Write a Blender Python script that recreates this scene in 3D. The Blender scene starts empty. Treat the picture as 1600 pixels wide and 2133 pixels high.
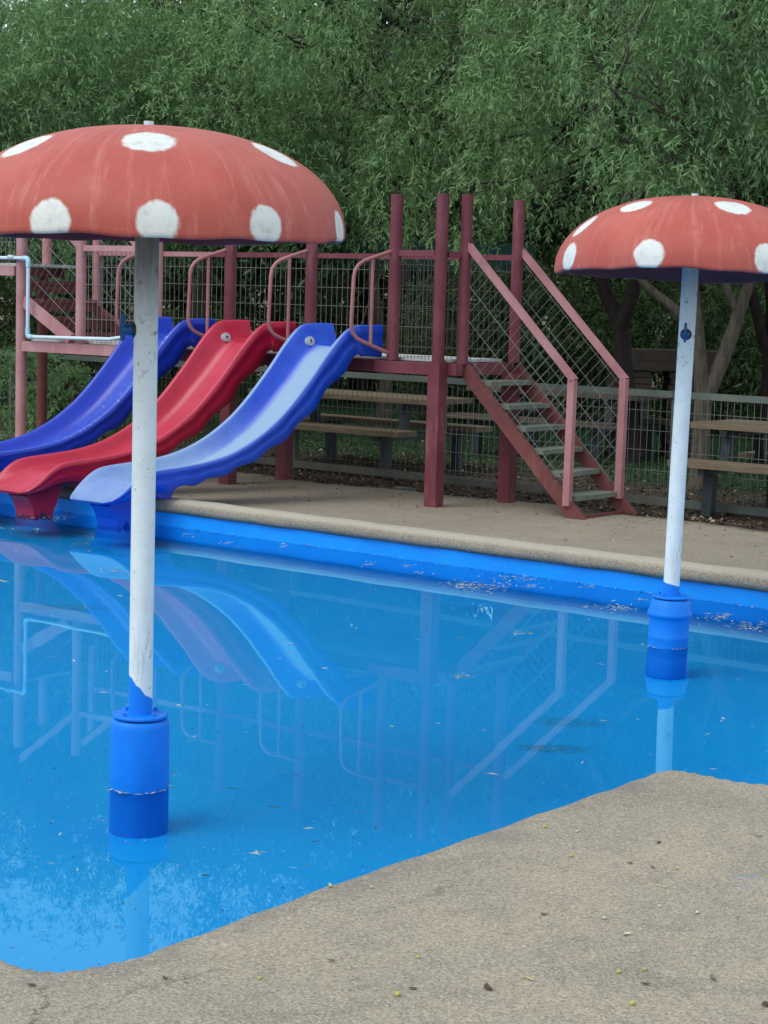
import bpy, math, random
import numpy as np
from mathutils import Vector, Matrix
from mathutils.geometry import tessellate_polygon
random.seed(7); RNG = np.random.default_rng(7)
R = math.radians
scene = bpy.context.scene
COL = scene.collection

# ------------------------------------------------------------------ camera, sky, sun, exposure
FPX, YH, ROLL, HC = 3900.0, 628.0, 0.029, 1.84
TH = math.atan((1066.5 - YH) / FPX)
fwd = Vector((0, math.cos(TH), -math.sin(TH)))
r0 = Vector((1, 0, 0)); u0 = Vector((0, math.sin(TH), math.cos(TH)))
Rt = r0 * math.cos(ROLL) + u0 * math.sin(ROLL)
Up = u0 * math.cos(ROLL) - r0 * math.sin(ROLL)
cam = bpy.data.cameras.new('camera'); camo = bpy.data.objects.new('camera', cam); COL.objects.link(camo)
M = Matrix((Rt, Up, -fwd)).transposed().to_4x4(); M.translation = Vector((0, 0, HC))
camo.matrix_world = M
cam.sensor_fit = 'VERTICAL'; cam.sensor_height = 36.0; cam.lens = 36.0 * FPX / 2133.0
cam.clip_start = 0.1; cam.clip_end = 1000
scene.camera = camo

SUN_EL, SUN_AZ = R(50), R(-126)            # azimuth from +Y towards +X: light from the left, a little behind the camera
world = bpy.data.worlds.new('World'); scene.world = world; world.use_nodes = True
wn = world.node_tree; wn.nodes.clear()
sky = wn.nodes.new('ShaderNodeTexSky'); sky.sky_type = 'NISHITA'; sky.sun_disc = False
sky.sun_elevation = SUN_EL; sky.sun_rotation = SUN_AZ
sky.air_density = 1.0; sky.dust_density = 2.0; sky.ozone_density = 1.0
bg = wn.nodes.new('ShaderNodeBackground'); bg.inputs['Strength'].default_value = 0.125
wo = wn.nodes.new('ShaderNodeOutputWorld')
# thin broken cloud over the whole sky
wtc = wn.nodes.new('ShaderNodeTexCoord'); wns = wn.nodes.new('ShaderNodeTexNoise'); wns.inputs['Scale'].default_value = 2.2; wns.inputs['Detail'].default_value = 7
wmp = wn.nodes.new('ShaderNodeMapping'); wmp.inputs['Scale'].default_value = (1, 1, 2.5)
wn.links.new(wtc.outputs['Generated'], wmp.inputs[0]); wn.links.new(wmp.outputs[0], wns.inputs['Vector'])
wmr = wn.nodes.new('ShaderNodeMapRange'); wmr.inputs['From Min'].default_value = .35; wmr.inputs['From Max'].default_value = .62; wmr.inputs['To Min'].default_value = .35; wmr.inputs['To Max'].default_value = .92
wn.links.new(wns.outputs['Fac'], wmr.inputs[0])
wmx = wn.nodes.new('ShaderNodeMix'); wmx.data_type = 'RGBA'; wmx.inputs[7].default_value = (6.4, 7.0, 7.5, 1)
wn.links.new(wmr.outputs[0], wmx.inputs[0]); wn.links.new(sky.outputs[0], wmx.inputs[6]); wn.links.new(wmx.outputs[2], bg.inputs[0]); wn.links.new(bg.outputs[0], wo.inputs[0])
sl = bpy.data.lights.new('sun', 'SUN'); sl.energy = 1.1; sl.angle = R(36); sl.color = (1.0, 0.965, 0.86)
so = bpy.data.objects.new('sun', sl); COL.objects.link(so)
sd = Vector((math.sin(SUN_AZ) * math.cos(SUN_EL), math.cos(SUN_AZ) * math.cos(SUN_EL), math.sin(SUN_EL)))
so.rotation_euler = sd.to_track_quat('Z', 'Y').to_euler(); so.location = sd * 40
scene.view_settings.view_transform = 'Standard'; scene.view_settings.look = 'None'
scene.view_settings.exposure = 0.50; scene.view_settings.gamma = 1.0
scene.view_settings.use_curve_mapping = False
scene.render.engine = 'CYCLES'
scene.cycles.use_denoising = True
scene.cycles.max_bounces = 8; scene.cycles.transparent_max_bounces = 12
scene.cycles.diffuse_bounces = 4; scene.cycles.glossy_bounces = 3
scene.cycles.caustics_reflective = False; scene.cycles.caustics_refractive = False

# ------------------------------------------------------------------ platform frame: a runs along the slides' platform, b away from the pool
OA = Vector((0.41, 15.538, 0.0))
ua = R(-37); UU = Vector((math.cos(ua), math.sin(ua), 0)); VV = Vector((-math.sin(ua), math.cos(ua), 0))
ZZ = Vector((0, 0, 1))
GZ = 0.15                                   # level of the far deck
def W(a, b, z=0.0): return OA + UU * a + VV * b + ZZ * z

# ------------------------------------------------------------------ mesh helpers
class MB:
    def __init__(s): s.v = []; s.f = []; s.sm = []; s.at = []
    def add(s, vs, fs, smooth=False, at=None):
        n = len(s.v); s.v += [tuple(v) for v in vs]; s.f += [tuple(i + n for i in f) for f in fs]
        s.sm += [smooth] * len(fs)
        s.at += list(at) if at is not None else [0.0] * len(vs)
        return s
    def box(s, c, ex, ey, ez):               # centre and three half-extent vectors
        c = Vector(c); vs = []
        for k in (-1, 1):
            for j in (-1, 1):
                for i in (-1, 1): vs.append(c + ex * i + ey * j + ez * k)
        return s.add(vs, [(0, 2, 3, 1), (4, 5, 7, 6), (0, 1, 5, 4), (2, 6, 7, 3), (0, 4, 6, 2), (1, 3, 7, 5)])
    def beam(s, p, q, w, h, up=ZZ):          # rectangular bar; w sideways, h along up
        p, q = Vector(p), Vector(q); d = (q - p); L = d.length; d.normalize()
        sd_ = d.cross(up)
        if sd_.length < 1e-4: sd_ = d.cross(UU)
        sd_.normalize(); u = sd_.cross(d).normalized()
        return s.box((p + q) / 2, d * L / 2, sd_ * w / 2, u * h / 2)
    def tube(s, pts, r, seg=12, caps=True, smooth=True):
        pts = [Vector(p) for p in pts]; n = len(pts)
        rs = r if isinstance(r, (list, tuple)) else [r] * n
        vs = []; prev = None
        for i, p in enumerate(pts):
            t = (pts[min(i + 1, n - 1)] - pts[max(i - 1, 0)]).normalized()
            x = (prev - t * prev.dot(t)) if prev else (t.cross(ZZ) if abs(t.z) < .95 else t.cross(Vector((1, 0, 0))))
            x.normalize(); y = t.cross(x); prev = x
            for k in range(seg):
                an = 2 * math.pi * k / seg
                vs.append(p + (x * math.cos(an) + y * math.sin(an)) * rs[i])
        fs = [(i * seg + k, i * seg + (k + 1) % seg, (i + 1) * seg + (k + 1) % seg, (i + 1) * seg + k) for i in range(n - 1) for k in range(seg)]
        s.add(vs, fs, smooth)
        if caps:
            s.add(vs[:seg], [tuple(range(seg))[::-1]]); s.add(vs[-seg:], [tuple(range(seg))])
        return s
    def lathe(s, prof, c=(0, 0, 0), seg=32, axis=None, smooth=True, close=False):
        c = Vector(c)
        if axis is None: X, Y, Z = Vector((1, 0, 0)), Vector((0, 1, 0)), ZZ
        else:
            Z = Vector(axis).normalized(); X = Z.cross(ZZ if abs(Z.z) < .9 else Vector((1, 0, 0))).normalized(); Y = Z.cross(X)
        vs = []
        for (r, z) in prof:
            for k in range(seg):
                an = 2 * math.pi * k / seg; vs.append(c + X * (r * math.cos(an)) + Y * (r * math.sin(an)) + Z * z)
        m = len(prof)
        fs = [(i * seg + k, i * seg + (k + 1) % seg, (i + 1) % m * seg + (k + 1) % seg, (i + 1) % m * seg + k) for i in range(m if close else m - 1) for k in range(seg)]
        return s.add(vs, fs, smooth)
    def prism(s, poly, d):                    # closed planar polygon (3-D points) pushed along d
        poly = [Vector(p) for p in poly]; n = len(poly); d = Vector(d)
        tr = tessellate_polygon([poly])
        vs = poly + [p + d for p in poly]
        fs = [tuple(t) for t in tr] + [tuple(i + n for i in reversed(t)) for t in tr] + [(i, (i + 1) % n, (i + 1) % n + n, i + n) for i in range(n)]
        return s.add(vs, fs)
    def build(s, name, m, parent=None, loc=None, kind=None, label=None, attr=None):
        me = bpy.data.meshes.new(name)
        off = Vector(loc) if loc is not None else (world_loc(parent) if parent else Vector((0, 0, 0)))
        me.from_pydata([(v[0] - off.x, v[1] - off.y, v[2] - off.z) for v in s.v], [], s.f)
        me.polygons.foreach_set('use_smooth', s.sm)
        if attr:
            a_ = me.attributes.new(attr, 'FLOAT', 'POINT'); a_.data.foreach_set('value', s.at)
        me.update()
        if m: me.materials.append(m)
        o = bpy.data.objects.new(name, me); COL.objects.link(o)
        if parent: o.parent = parent
        else: o.location = off
        if kind: o['kind'] = kind
        if label: o['label'] = label
        return o
WL = {}
def world_loc(o):
    return WL.get(o.name, Vector((0, 0, 0)))
def tag(o, label, cat, group=None):
    o['label'] = label; o['category'] = cat
    if group: o['group'] = group
    return o
def thing(name, loc, label, cat, group=None):
    o = bpy.data.objects.new(name, None); COL.objects.link(o); o.location = loc; o.empty_display_size = .1
    WL[o.name] = Vector(loc); tag(o, label, cat, group); return o
def sub(parent_part, child):                 # make child a sub-part of a part (same origin)
    child.parent = parent_part; return child
_part_loc = world_loc
def part(mb, name, m, root, parent=None, label=None, kind=None, attr=None):
    o = mb.build(name, m, root, kind=kind, label=label, attr=attr)
    if parent is not None: o.parent = parent
    return o

# ------------------------------------------------------------------ material helpers
class NT:
    def __init__(s, name):
        s.m = bpy.data.materials.new(name); s.m.use_nodes = True; s.t = s.m.node_tree; s.t.nodes.clear()
        s.out = s.n('ShaderNodeOutputMaterial'); s.tc = s.n('ShaderNodeTexCoord')
    def n(s, k, **kw):
        x = s.t.nodes.new(k)
        for a, b in kw.items(): setattr(x, a, b)
        return x
    def l(s, a, b): s.t.links.new(a, b)
    def val(s, x):
        return x
    def put(s, inp, v):
        if hasattr(v, 'links'): s.l(v, inp)
        else: inp.default_value = v
    def noise(s, scale, detail=4, rough=.6, vec=None, dist=0.0, w=None):
        x = s.n('ShaderNodeTexNoise'); x.inputs['Scale'].default_value = scale; x.inputs['Detail'].default_value = detail
        x.inputs['Roughness'].default_value = rough; x.inputs['Distortion'].default_value = dist
        s.l(vec if vec is not None else s.tc.outputs['Object'], x.inputs['Vector']); return x.outputs['Fac']
    def voro(s, scale, vec=None, feature='F1', out='Distance'):
        x = s.n('ShaderNodeTexVoronoi'); x.feature = feature; x.inputs['Scale'].default_value = scale
        s.l(vec if vec is not None else s.tc.outputs['Object'], x.inputs['Vector']); return x.outputs[out]
    def mapv(s, scale=(1, 1, 1), loc=(0, 0, 0), rot=(0, 0, 0), src=None):
        x = s.n('ShaderNodeMapping'); x.inputs['Scale'].default_value = scale; x.inputs['Location'].default_value = loc
        x.inputs['Rotation'].default_value = rot
        s.l(src if src is not None else s.tc.outputs['Object'], x.inputs['Vector']); return x.outputs[0]
    def ramp(s, fac, a, b, ca=0.0, cb=1.0):   # map range, clamped smooth
        x = s.n('ShaderNodeMapRange'); x.interpolation_type = 'SMOOTHSTEP'
        x.inputs['From Min'].default_value = a; x.inputs['From Max'].default_value = b
        x.inputs['To Min'].default_value = ca; x.inputs['To Max'].default_value = cb
        s.l(fac, x.inputs['Value']); return x.outputs[0]
    def mix(s, f, a, b):
        x = s.n('ShaderNodeMix', data_type='RGBA'); s.put(x.inputs[0], f)
        for i, c in ((6, a), (7, b)):
            if isinstance(c, tuple): x.inputs[i].default_value = (*c[:3], 1)
            else: s.l(c, x.inputs[i])
        return x.outputs[2]
    def math(s, op, a, b=0.0):
        x = s.n('ShaderNodeMath', operation=op); s.put(x.inputs[0], a); s.put(x.inputs[1], b); return x.outputs[0]
    def xyz(s, src=None):
        x = s.n('ShaderNodeSeparateXYZ'); s.l(src if src is not None else s.tc.outputs['Object'], x.inputs[0]); return x.outputs
    def dist(s, p, src=None):
        x = s.n('ShaderNodeVectorMath', operation='DISTANCE'); s.l(src if src is not None else s.tc.outputs['Object'], x.inputs[0])
        x.inputs[1].default_value = p; return x.outputs['Value']
    def attr(s, name):
        x = s.n('ShaderNodeAttribute'); x.attribute_name = name; return x.outputs['Fac']
    def bsdf(s, col, rough=.6, bump=None, strength=.3, distance=.01, spec=.5, metal=0.0):
        x = s.n('ShaderNodeBsdfPrincipled')
        if isinstance(col, tuple): x.inputs['Base Color'].default_value = (*col[:3], 1)
        else: s.l(col, x.inputs['Base Color'])
        s.put(x.inputs['Roughness'], rough); x.inputs['Specular IOR Level'].default_value = spec; x.inputs['Metallic'].default_value = metal
        if bump is not None:
            b = s.n('ShaderNodeBump'); b.inputs['Strength'].default_value = strength; b.inputs['Distance'].default_value = distance
            s.l(bump, b.inputs['Height']); s.l(b.outputs[0], x.inputs['Normal'])
        s.l(x.outputs[0], s.out.inputs[0]); return s.m

def painted(name, c, c2, rough=.55, dirt=(.1, .08, .06), dirt_amt=.35, scale=3.0, spec=.35, fade=None):
    t = NT(name)
    n1 = t.noise(scale, 5, .6); n2 = t.noise(scale * 9, 5, .7); n3 = t.noise(60, 3, .6)
    col = t.mix(t.ramp(n1, .35, .68), c, c2)
    if fade:
        f1 = t.noise(4.5, 6, .7, t.mapv((1.6, 1.6, .5))); col = t.mix(t.math('MULTIPLY', t.ramp(f1, .52, .74), .55), col, fade)
        f2 = t.noise(16, 6, .75, t.mapv((2, 2, .6))); col = t.mix(t.math('MULTIPLY', t.ramp(f2, .64, .70), .45), col, (.10, .055, .04))
    col = t.mix(t.math('MULTIPLY', t.ramp(n2, .55, .75), dirt_amt), col, dirt)
    return t.bsdf(col, rough, n3, .25, .002, spec)

MAT = {}
MAT['maroon'] = painted('maroon_paint', (.135, .026, .038), (.175, .042, .056), fade=(.30, .13, .145))
MAT['pink'] = painted('faded_pink_paint', (.48, .25, .25), (.39, .175, .18), fade=(.52, .36, .35), rough=.65)
MAT['rose'] = painted('rose_rail_paint', (.42, .205, .215), (.33, .14, .15), rough=.6)
MAT['rust'] = painted('rust_red_paint', (.165, .048, .046), (.12, .035, .036), fade=(.23, .115, .105), rough=.7)
MAT['tube'] = painted('handle_pink_paint', (.40, .17, .16), (.30, .11, .11), rough=.5)
MAT['fence'] = painted('fence_green_grey', (.115, .138, .122), (.08, .10, .09), rough=.6)
MAT['fence_dark'] = painted('fence_rail_weathered', (.12, .125, .105), (.075, .08, .07), rough=.8)
MAT['wire'] = painted('wire_zinc', (.19, .21, .195), (.12, .14, .13), rough=.7)
MAT['wirepink'] = painted('wire_painted', (.22, .21, .20), (.13, .14, .135), rough=.6)
MAT['wiredark'] = painted('wire_dark', (.055, .055, .05), (.09, .085, .08), rough=.7)
MAT['black_steel'] = painted('dark_steel', (.012, .022, .028), (.02, .03, .035), rough=.5)
MAT['pvc'] = painted('pvc_white', (.62, .74, .80), (.55, .68, .76), rough=.35, dirt_amt=.2, dirt=(.3, .33, .33))
MAT['pvc_blue'] = painted('pvc_joint', (.35, .62, .74), (.45, .68, .78), rough=.35, dirt_amt=.15)
MAT['galv'] = painted('galvanised', (.50, .53, .55), (.40, .43, .45), rough=.4)
MAT['hole'] = painted('dark_hole', (.02, .02, .025), (.03, .03, .03))
MAT['greenwood'] = painted('green_step_wood', (.17, .20, .16), (.12, .145, .12), rough=.8)
MAT['shadecloth'] = painted('shade_cloth', (.010, .055, .05), (.008, .04, .04), rough=.9)
MAT['brick'] = painted('old_brick', (.075, .055, .045), (.05, .042, .038), rough=.9, scale=7)
MAT['palewall'] = painted('pale_render', (.55, .50, .45), (.42, .38, .34), rough=.9, scale=1.0)

def wood(name, c, c2, dark):
    t = NT(name)
    v = t.mapv((1, 1, 1), rot=(0, 0, -ua))
    g = t.noise(14, 5, .65, t.mapv((.25, 6, 6), src=v)); g2 = t.noise(2.2, 4, .6)
    col = t.mix(t.ramp(g, .35, .65), c, c2); col = t.mix(t.math('MULTIPLY', t.ramp(g2, .5, .75), .6), col, dark)
    return t.bsdf(col, .8, g, .4, .004, .3)
MAT['deckwood'] = wood('weathered_white_wood', (.56, .58, .58), (.42, .45, .44), (.20, .22, .20))
MAT['tablewood'] = wood('table_wood', (.185, .142, .092), (.125, .098, .065), (.06, .048, .036))
MAT['tablewood_grey'] = wood('old_table_wood', (.10, .085, .065), (.075, .062, .048), (.05, .042, .034))

def bark(name, c, c2):
    t = NT(name)
    g = t.noise(9, 6, .7, t.mapv((3, 3, .6)), .4); g2 = t.noise(3, 4)
    col = t.mix(t.ramp(g, .35, .65), c, c2)
    col = t.mix(t.math('MULTIPLY', t.ramp(g2, .5, .8), .4), col, (.05, .05, .035))
    return t.bsdf(col, .9, g, .8, .02, .2)
MAT['bark'] = bark('willow_bark', (.13, .115, .09), (.07, .06, .047))
MAT['bark_dark'] = bark('dark_bark', (.035, .027, .025), (.02, .016, .016))

def concrete(name, c, c2, c3, warm):
    t = NT(name)
    big = t.noise(.9, 5, .6); mid = t.noise(5, 5, .65); fine = t.noise(75, 4, .75); grit = t.voro(95); spk = t.noise(160, 2, .5); coarse = t.noise(24, 5, .7)
    col = t.mix(t.ramp(big, .35, .65), c, c2)
    blot = t.noise(2.3, 7, .72, None, .6)
    col = t.mix(t.math('MULTIPLY', t.ramp(blot, .50, .66), .55), col, c3)
    col = t.mix(t.math('MULTIPLY', t.ramp(blot, .44, .30), .35), col, tuple(min(1, x * 1.22) for x in c))
    col = t.mix(t.math('MULTIPLY', t.ramp(mid, .5, .72), .45), col, c3)
    col = t.mix(t.math('MULTIPLY', t.ramp(coarse, .52, .7), .35), col, warm)
    vv = t.n('ShaderNodeTexVoronoi'); vv.inputs['Scale'].default_value = 165; t.l(t.tc.outputs['Object'], vv.inputs['Vector'])
    cell = t.xyz(vv.outputs['Color'])[0]
    gr1 = t.noise(70, 5, .8)
    col = t.mix(t.math('MULTIPLY', t.ramp(cell, .62, .95), .42), col, tuple(x * .42 for x in c3))
    col = t.mix(t.math('MULTIPLY', t.ramp(cell, .30, .08, 0, 1), .45), col, tuple(min(1, x * 1.5) for x in c))
    col = t.mix(t.math('MULTIPLY', t.ramp(gr1, .50, .64), .36), col, tuple(x * .45 for x in c3))
    col = t.mix(t.math('MULTIPLY', t.ramp(fine, .54, .66), .45), col, tuple(x * .42 for x in c3))
    col = t.mix(t.math('MULTIPLY', t.ramp(spk, .58, .7), .6), col, tuple(min(1, x * 1.75) for x in c))
    h = t.math('ADD', t.math('MULTIPLY', fine, .7), t.math('MULTIPLY', grit, .5))
    return t, col, h
t, col, h = concrete('concrete_near', (.360, .316, .240), (.292, .262, .206), (.205, .186, .150), (.368, .304, .212))
# hairline cracks near the pool edge: two warped bands, and pale rubbed paint by the edge
X = t.xyz(); big_n = t.math('SUBTRACT', t.noise(1.7, 4, .6), .5)
def crack(p, q, w, seed):
    d = Vector((q[0] - p[0], q[1] - p[1])); L = d.length; d.normalize(); nx, ny = -d.y, d.x
    sdv = t.math('ADD', t.math('MULTIPLY', t.math('SUBTRACT', X[0], p[0]), nx), t.math('MULTIPLY', t.math('SUBTRACT', X[1], p[1]), ny))
    al = t.math('ADD', t.math('MULTIPLY', t.math('SUBTRACT', X[0], p[0]), d.x), t.math('MULTIPLY', t.math('SUBTRACT', X[1], p[1]), d.y))
    nz = t.math('MULTIPLY', t.math('SUBTRACT', t.noise(5 + seed, 7, .8), .5), .30)
    band = t.ramp(t.math('ABSOLUTE', t.math('ADD', sdv, nz)), w * .6, w * 2.2, 1, 0)
    inr = t.math('MULTIPLY', t.ramp(al, -.02, .05), t.ramp(al, L - .1, L, 1, 0))
    brk = t.ramp(t.noise(14 + seed, 3), .38, .52)
    return t.math('MULTIPLY', t.math('MULTIPLY', band, inr), brk)
cr = t.math('ADD', crack((-.78, 4.40), (-.70, 3.6), .003, 0), crack((-.66, 4.15), (-.30, 4.52), .0022, 2))
cr = t.math('ADD', cr, crack((-.12, 4.72), (.28, 5.22), .0022, 5)); cr = t.math('MINIMUM', cr, 1.0)
col = t.mix(t.math('MULTIPLY', cr, .85), col, (.07, .062, .052))
wet = t.math('MULTIPLY', t.ramp(t.noise(3.2, 6, .75), .42, .62), .75)
_d = Vector((1.83, 2.18)).normalized()   # line of the pool edge; the sheet is stained along it
_sd = t.math('ADD', t.math('MULTIPLY', t.math('SUBTRACT', X[0], -.78), -_d.y), t.math('MULTIPLY', t.math('SUBTRACT', X[1], 4.42), _d.x))
edge = t.math('MULTIPLY', wet, t.ramp(t.math('ADD', t.math('ABSOLUTE', _sd), t.math('MULTIPLY', big_n, .35)), -.02, .22, 1.0, .12))
col = t.mix(edge, col, (.17, .16, .16))
pb = t.math('MULTIPLY', t.ramp(t.dist((1.13, 5.3, .2)), .0, .16, 1, 0), t.ramp(t.noise(20, 4), .45, .6))
col = t.mix(t.math('MULTIPLY', pb, .5), col, (.16, .24, .34))
hh = t.math('SUBTRACT', h, t.math('MULTIPLY', cr, .8))
MAT['concrete_near'] = t.bsdf(col, .9, hh, .35, .004, .25)
t, col, h = concrete('concrete_far', (.300, .258, .198), (.256, .222, .175), (.188, .166, .136), (.308, .250, .178))
zz = t.xyz()[2]
low = t.math('MULTIPLY', t.ramp(zz, .100, .150, 1, 0), t.ramp(t.noise(18, 4), .25, .6))
col = t.mix(t.math('MULTIPLY', low, .8), col, (.06, .09, .075))
lip = t.math('MULTIPLY', t.ramp(zz, .175, .21), .55)
col = t.mix(lip, col, (.47, .445, .37))
MAT['concrete_far'] = t.bsdf(col, .9, h, .55, .006, .25)

def pool_paint(name, c, c2, stains=()):
    t = NT(name)
    n1 = t.noise(2.2, 6, .65); n2 = t.noise(30, 4, .7); n3 = t.noise(9, 6, .75)
    col = t.mix(t.ramp(n1, .3, .7), c, c2)
    col = t.mix(t.math('MULTIPLY', t.ramp(n2, .60, .72), .35), col, (.12, .42, .75))
    col = t.mix(t.math('MULTIPLY', t.ramp(n3, .56, .72), .12), col, (.0, .18, .55))
    for (p, r, sx) in stains:
        d = t.dist((0, 0, 0), t.mapv((1 / sx, 1, 0), loc=(-p[0] / sx, -p[1], 0)))
        k = t.math('MULTIPLY', t.ramp(t.math('ADD', d, t.math('MULTIPLY', t.noise(12, 4), .12)), r * .4 + .06, r + .06, 1, 0), t.ramp(t.noise(40, 4), .35, .6))
        col = t.mix(t.math('MULTIPLY', k, .5), col, (.02, .13, .16))
    return t.bsdf(col, .5, n2, .2, .003, .4)
BL1, BL2 = (.0, .31, .90), (.0, .27, .85)
MAT['pool_blue'] = pool_paint('pool_blue_paint', BL1, BL2)
# the barrel and pole foot: deeper blue with chips
def blue_iron(name):
    t = NT(name); n1 = t.noise(6, 5, .6, t.mapv((1, 1, .4))); n2 = t.noise(45, 4, .7); ch = t.noise(22, 5, .7)
    col = t.mix(t.ramp(n1, .3, .7), (.0, .22, .82), (.0, .18, .72))
    col = t.mix(t.math('MULTIPLY', t.ramp(n2, .62, .7), .3), col, (.03, .33, .78))
    col = t.mix(t.ramp(ch, .735, .76), col, (.02, .04, .08))
    return t.bsdf(col, .55, t.math('ADD', n2, t.math('MULTIPLY', ch, .8)), .35, .004, .35)
MAT['blue_iron'] = blue_iron('blue_painted_iron')
MAT['valve'] = painted('valve_blue', (.005, .06, .22), (.01, .09, .27), rough=.4, dirt_amt=.2, dirt=(.02, .02, .03))

# ------------------------------------------------------------------ setting: pool, decks, ground
NEAR = [(-6.5, 9.4), (-3.2, 6.9), (-1.9, 5.55), (-1.25, 4.78), (-1.05, 4.60), (-.93, 4.515), (-.86, 4.455), (-.81, 4.43), (-.76, 4.425), (-.70, 4.455), (-.64, 4.50), (-.58, 4.56), (-.35, 4.87), (-.11, 5.19),
        (.20, 5.57), (.5, 5.95), (.78, 6.30), (.95, 6.52), (1.0, 6.575), (1.035, 6.60), (1.075, 6.608), (1.12, 6.59), (1.18, 6.545), (1.25, 6.49), (1.31, 6.455), (1.38, 6.445), (1.47, 6.47), (1.6, 6.56),
        (2.1, 7.0), (3.2, 7.9), (4.4, 8.0), (6.2, 7.2)]
LDIR = (UU - VV * .033).normalized(); LN = Vector((-LDIR.y, LDIR.x, 0))
def FL(s, n=0.0, z=0.0): return W(0, -1.84) + LDIR * s + LN * n + ZZ * z    # along the far pool edge
def curve(pts, k=5):
    out = []
    P = [Vector((p[0], p[1], 0)) for p in pts]
    for i in range(len(P) - 1):
        p0, p1, p2, p3 = P[max(i - 1, 0)], P[i], P[i + 1], P[min(i + 2, len(P) - 1)]
        for j in range(k):
            u = j / k
            out.append(.5 * ((2 * p1) + (p2 - p0) * u + (2 * p0 - 5 * p1 + 4 * p2 - p3) * u * u + (3 * p1 - p0 - 3 * p2 + p3) * u ** 3))
    out.append(P[-1]); return out
NC = curve(NEAR, 5)
farL, farR = FL(-9.5), FL(6.2)
# near deck: top sheet plus rounded arris going down to the basin floor
def offs(C, d):
    out = []
    for i, p in enumerate(C):
        t_ = (C[min(i + 1, len(C) - 1)] - C[max(i - 1, 0)]).normalized(); n_ = Vector((-t_.y, t_.x, 0)); out.append(p + n_ * d)
    return out
FLOORZ = -.17
mb = MB(); rings = [(-.05, .2), (-.028, .197), (-.012, .186), (-.003, .168), (0, .145), (0, .08)]
NR = [offs(NC, d) for d, z in rings]
vs = []; at = []
for (d, z), C in zip(rings, NR):
    for i, p in enumerate(C):
        vs.append((p.x, p.y, z + (0.0025 * math.sin(i * 1.7) if -.05 < d < 0 else 0))); at.append(1.0 if d > -.1 else .0)
n = len(NC)
mb.add(vs, [(j * n + i, j * n + i + 1, (j + 1) * n + i + 1, (j + 1) * n + i) for j in range(len(rings) - 1) for i in range(n - 1)], True, at)
inner = NR[0]
poly = [Vector((p.x, p.y, .2)) for p in inner] + [Vector((14, 5, .2)), Vector((14, -8, .2)), Vector((-14, -8, .2)), Vector((-14, 9.5, .2))]
tr = tessellate_polygon([poly]); mb.add(poly, [tuple(t_) for t_ in tr])
mb.build('near_deck', MAT['concrete_near'], kind='structure')
mb = MB(); vs = [(p.x, p.y, z) for z in (.08, FLOORZ - .05) for p in NC]
mb.add(vs, [(i, i + 1, n + i + 1, n + i) for i in range(n - 1)])
mb.build('near_pool_wall', MAT['pool_blue'], kind='structure')
# basin floor
def onplane(px, py, z):
    d = fwd * FPX + Rt * (px - 800) + Up * (1066.5 - py); t_ = (z - HC) / d.z; return Vector((0, 0, HC)) + d * t_
st = [(onplane(1187, 1505, FLOORZ), .16, 1.6), (onplane(1165, 1560, FLOORZ), .12, 2.0), (onplane(135, 1265, FLOORZ), .16, 2.6), (onplane(1125, 1558, FLOORZ), .1, 1.4)]
MAT['pool_floor'] = pool_paint('pool_floor_paint', (.0, .40, .97), (.0, .375, .96), st)
mb = MB(); g = 24
mb.add([(-12 + 24 * i / g, 3.5 + 20 * j / g, FLOORZ) for j in range(g + 1) for i in range(g + 1)], [(j * (g + 1) + i, j * (g + 1) + i + 1, (j + 1) * (g + 1) + i + 1, (j + 1) * (g + 1) + i) for j in range(g) for i in range(g)])
mb.build('pool_floor', MAT['pool_floor'], kind='structure')
mb = MB(); S = np.linspace(-9.5, 6.2, 120)
mb.add([FL(s, 0, z) for z in (FLOORZ - .05, .118) for s in S], [(i, i + 1, 121 + i, 120 + i) for i in range(119)])
for e0, e1 in ((farL, NC[0]), (farR, NC[-1])):
    mb.add([(e0.x, e0.y, -.2), (e1.x, e1.y, -.2), (e1.x, e1.y, .16), (e0.x, e0.y, .16)], [(0, 1, 2, 3)])
mb.build('pool_wall', MAT['pool_blue'], kind='structure')
# coping lip and far deck
prof = [(.01, .104), (-.022, .112), (-.042, .135), (-.044, .160), (-.032, .186), (-.008, .206), (.03, .218), (.07, .221), (.11, .219), (.17, .207), (.25, .187), (.36, .166), (.52, .153), (.8, .150), (1.6, .150), (2.55, .150), (2.72, .148), (2.74, .05)]
mb = MB(); S = np.linspace(-12, 9, 260); vs = []
for (q, z) in prof:
    for k, s in enumerate(S):
        w = .004 * math.sin(s * 5.1) + .003 * math.sin(s * 13.7)
        e = (.09 * math.sin(s * 1.3 + 1) + .05 * math.sin(s * 3.9) + .02 * math.sin(s * 17)) if q > 2.5 else 0
        vs.append(FL(s, q + w + e, z + (.002 * math.sin(s * 9.3 + q * 30) if q < .5 else 0)))
m = len(S); mb.add(vs, [(j * m + i, j * m + i + 1, (j + 1) * m + i + 1, (j + 1) * m + i) for j in range(len(prof) - 1) for i in range(m - 1)], True)
mb.build('far_deck', MAT['concrete_far'], kind='structure')
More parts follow.
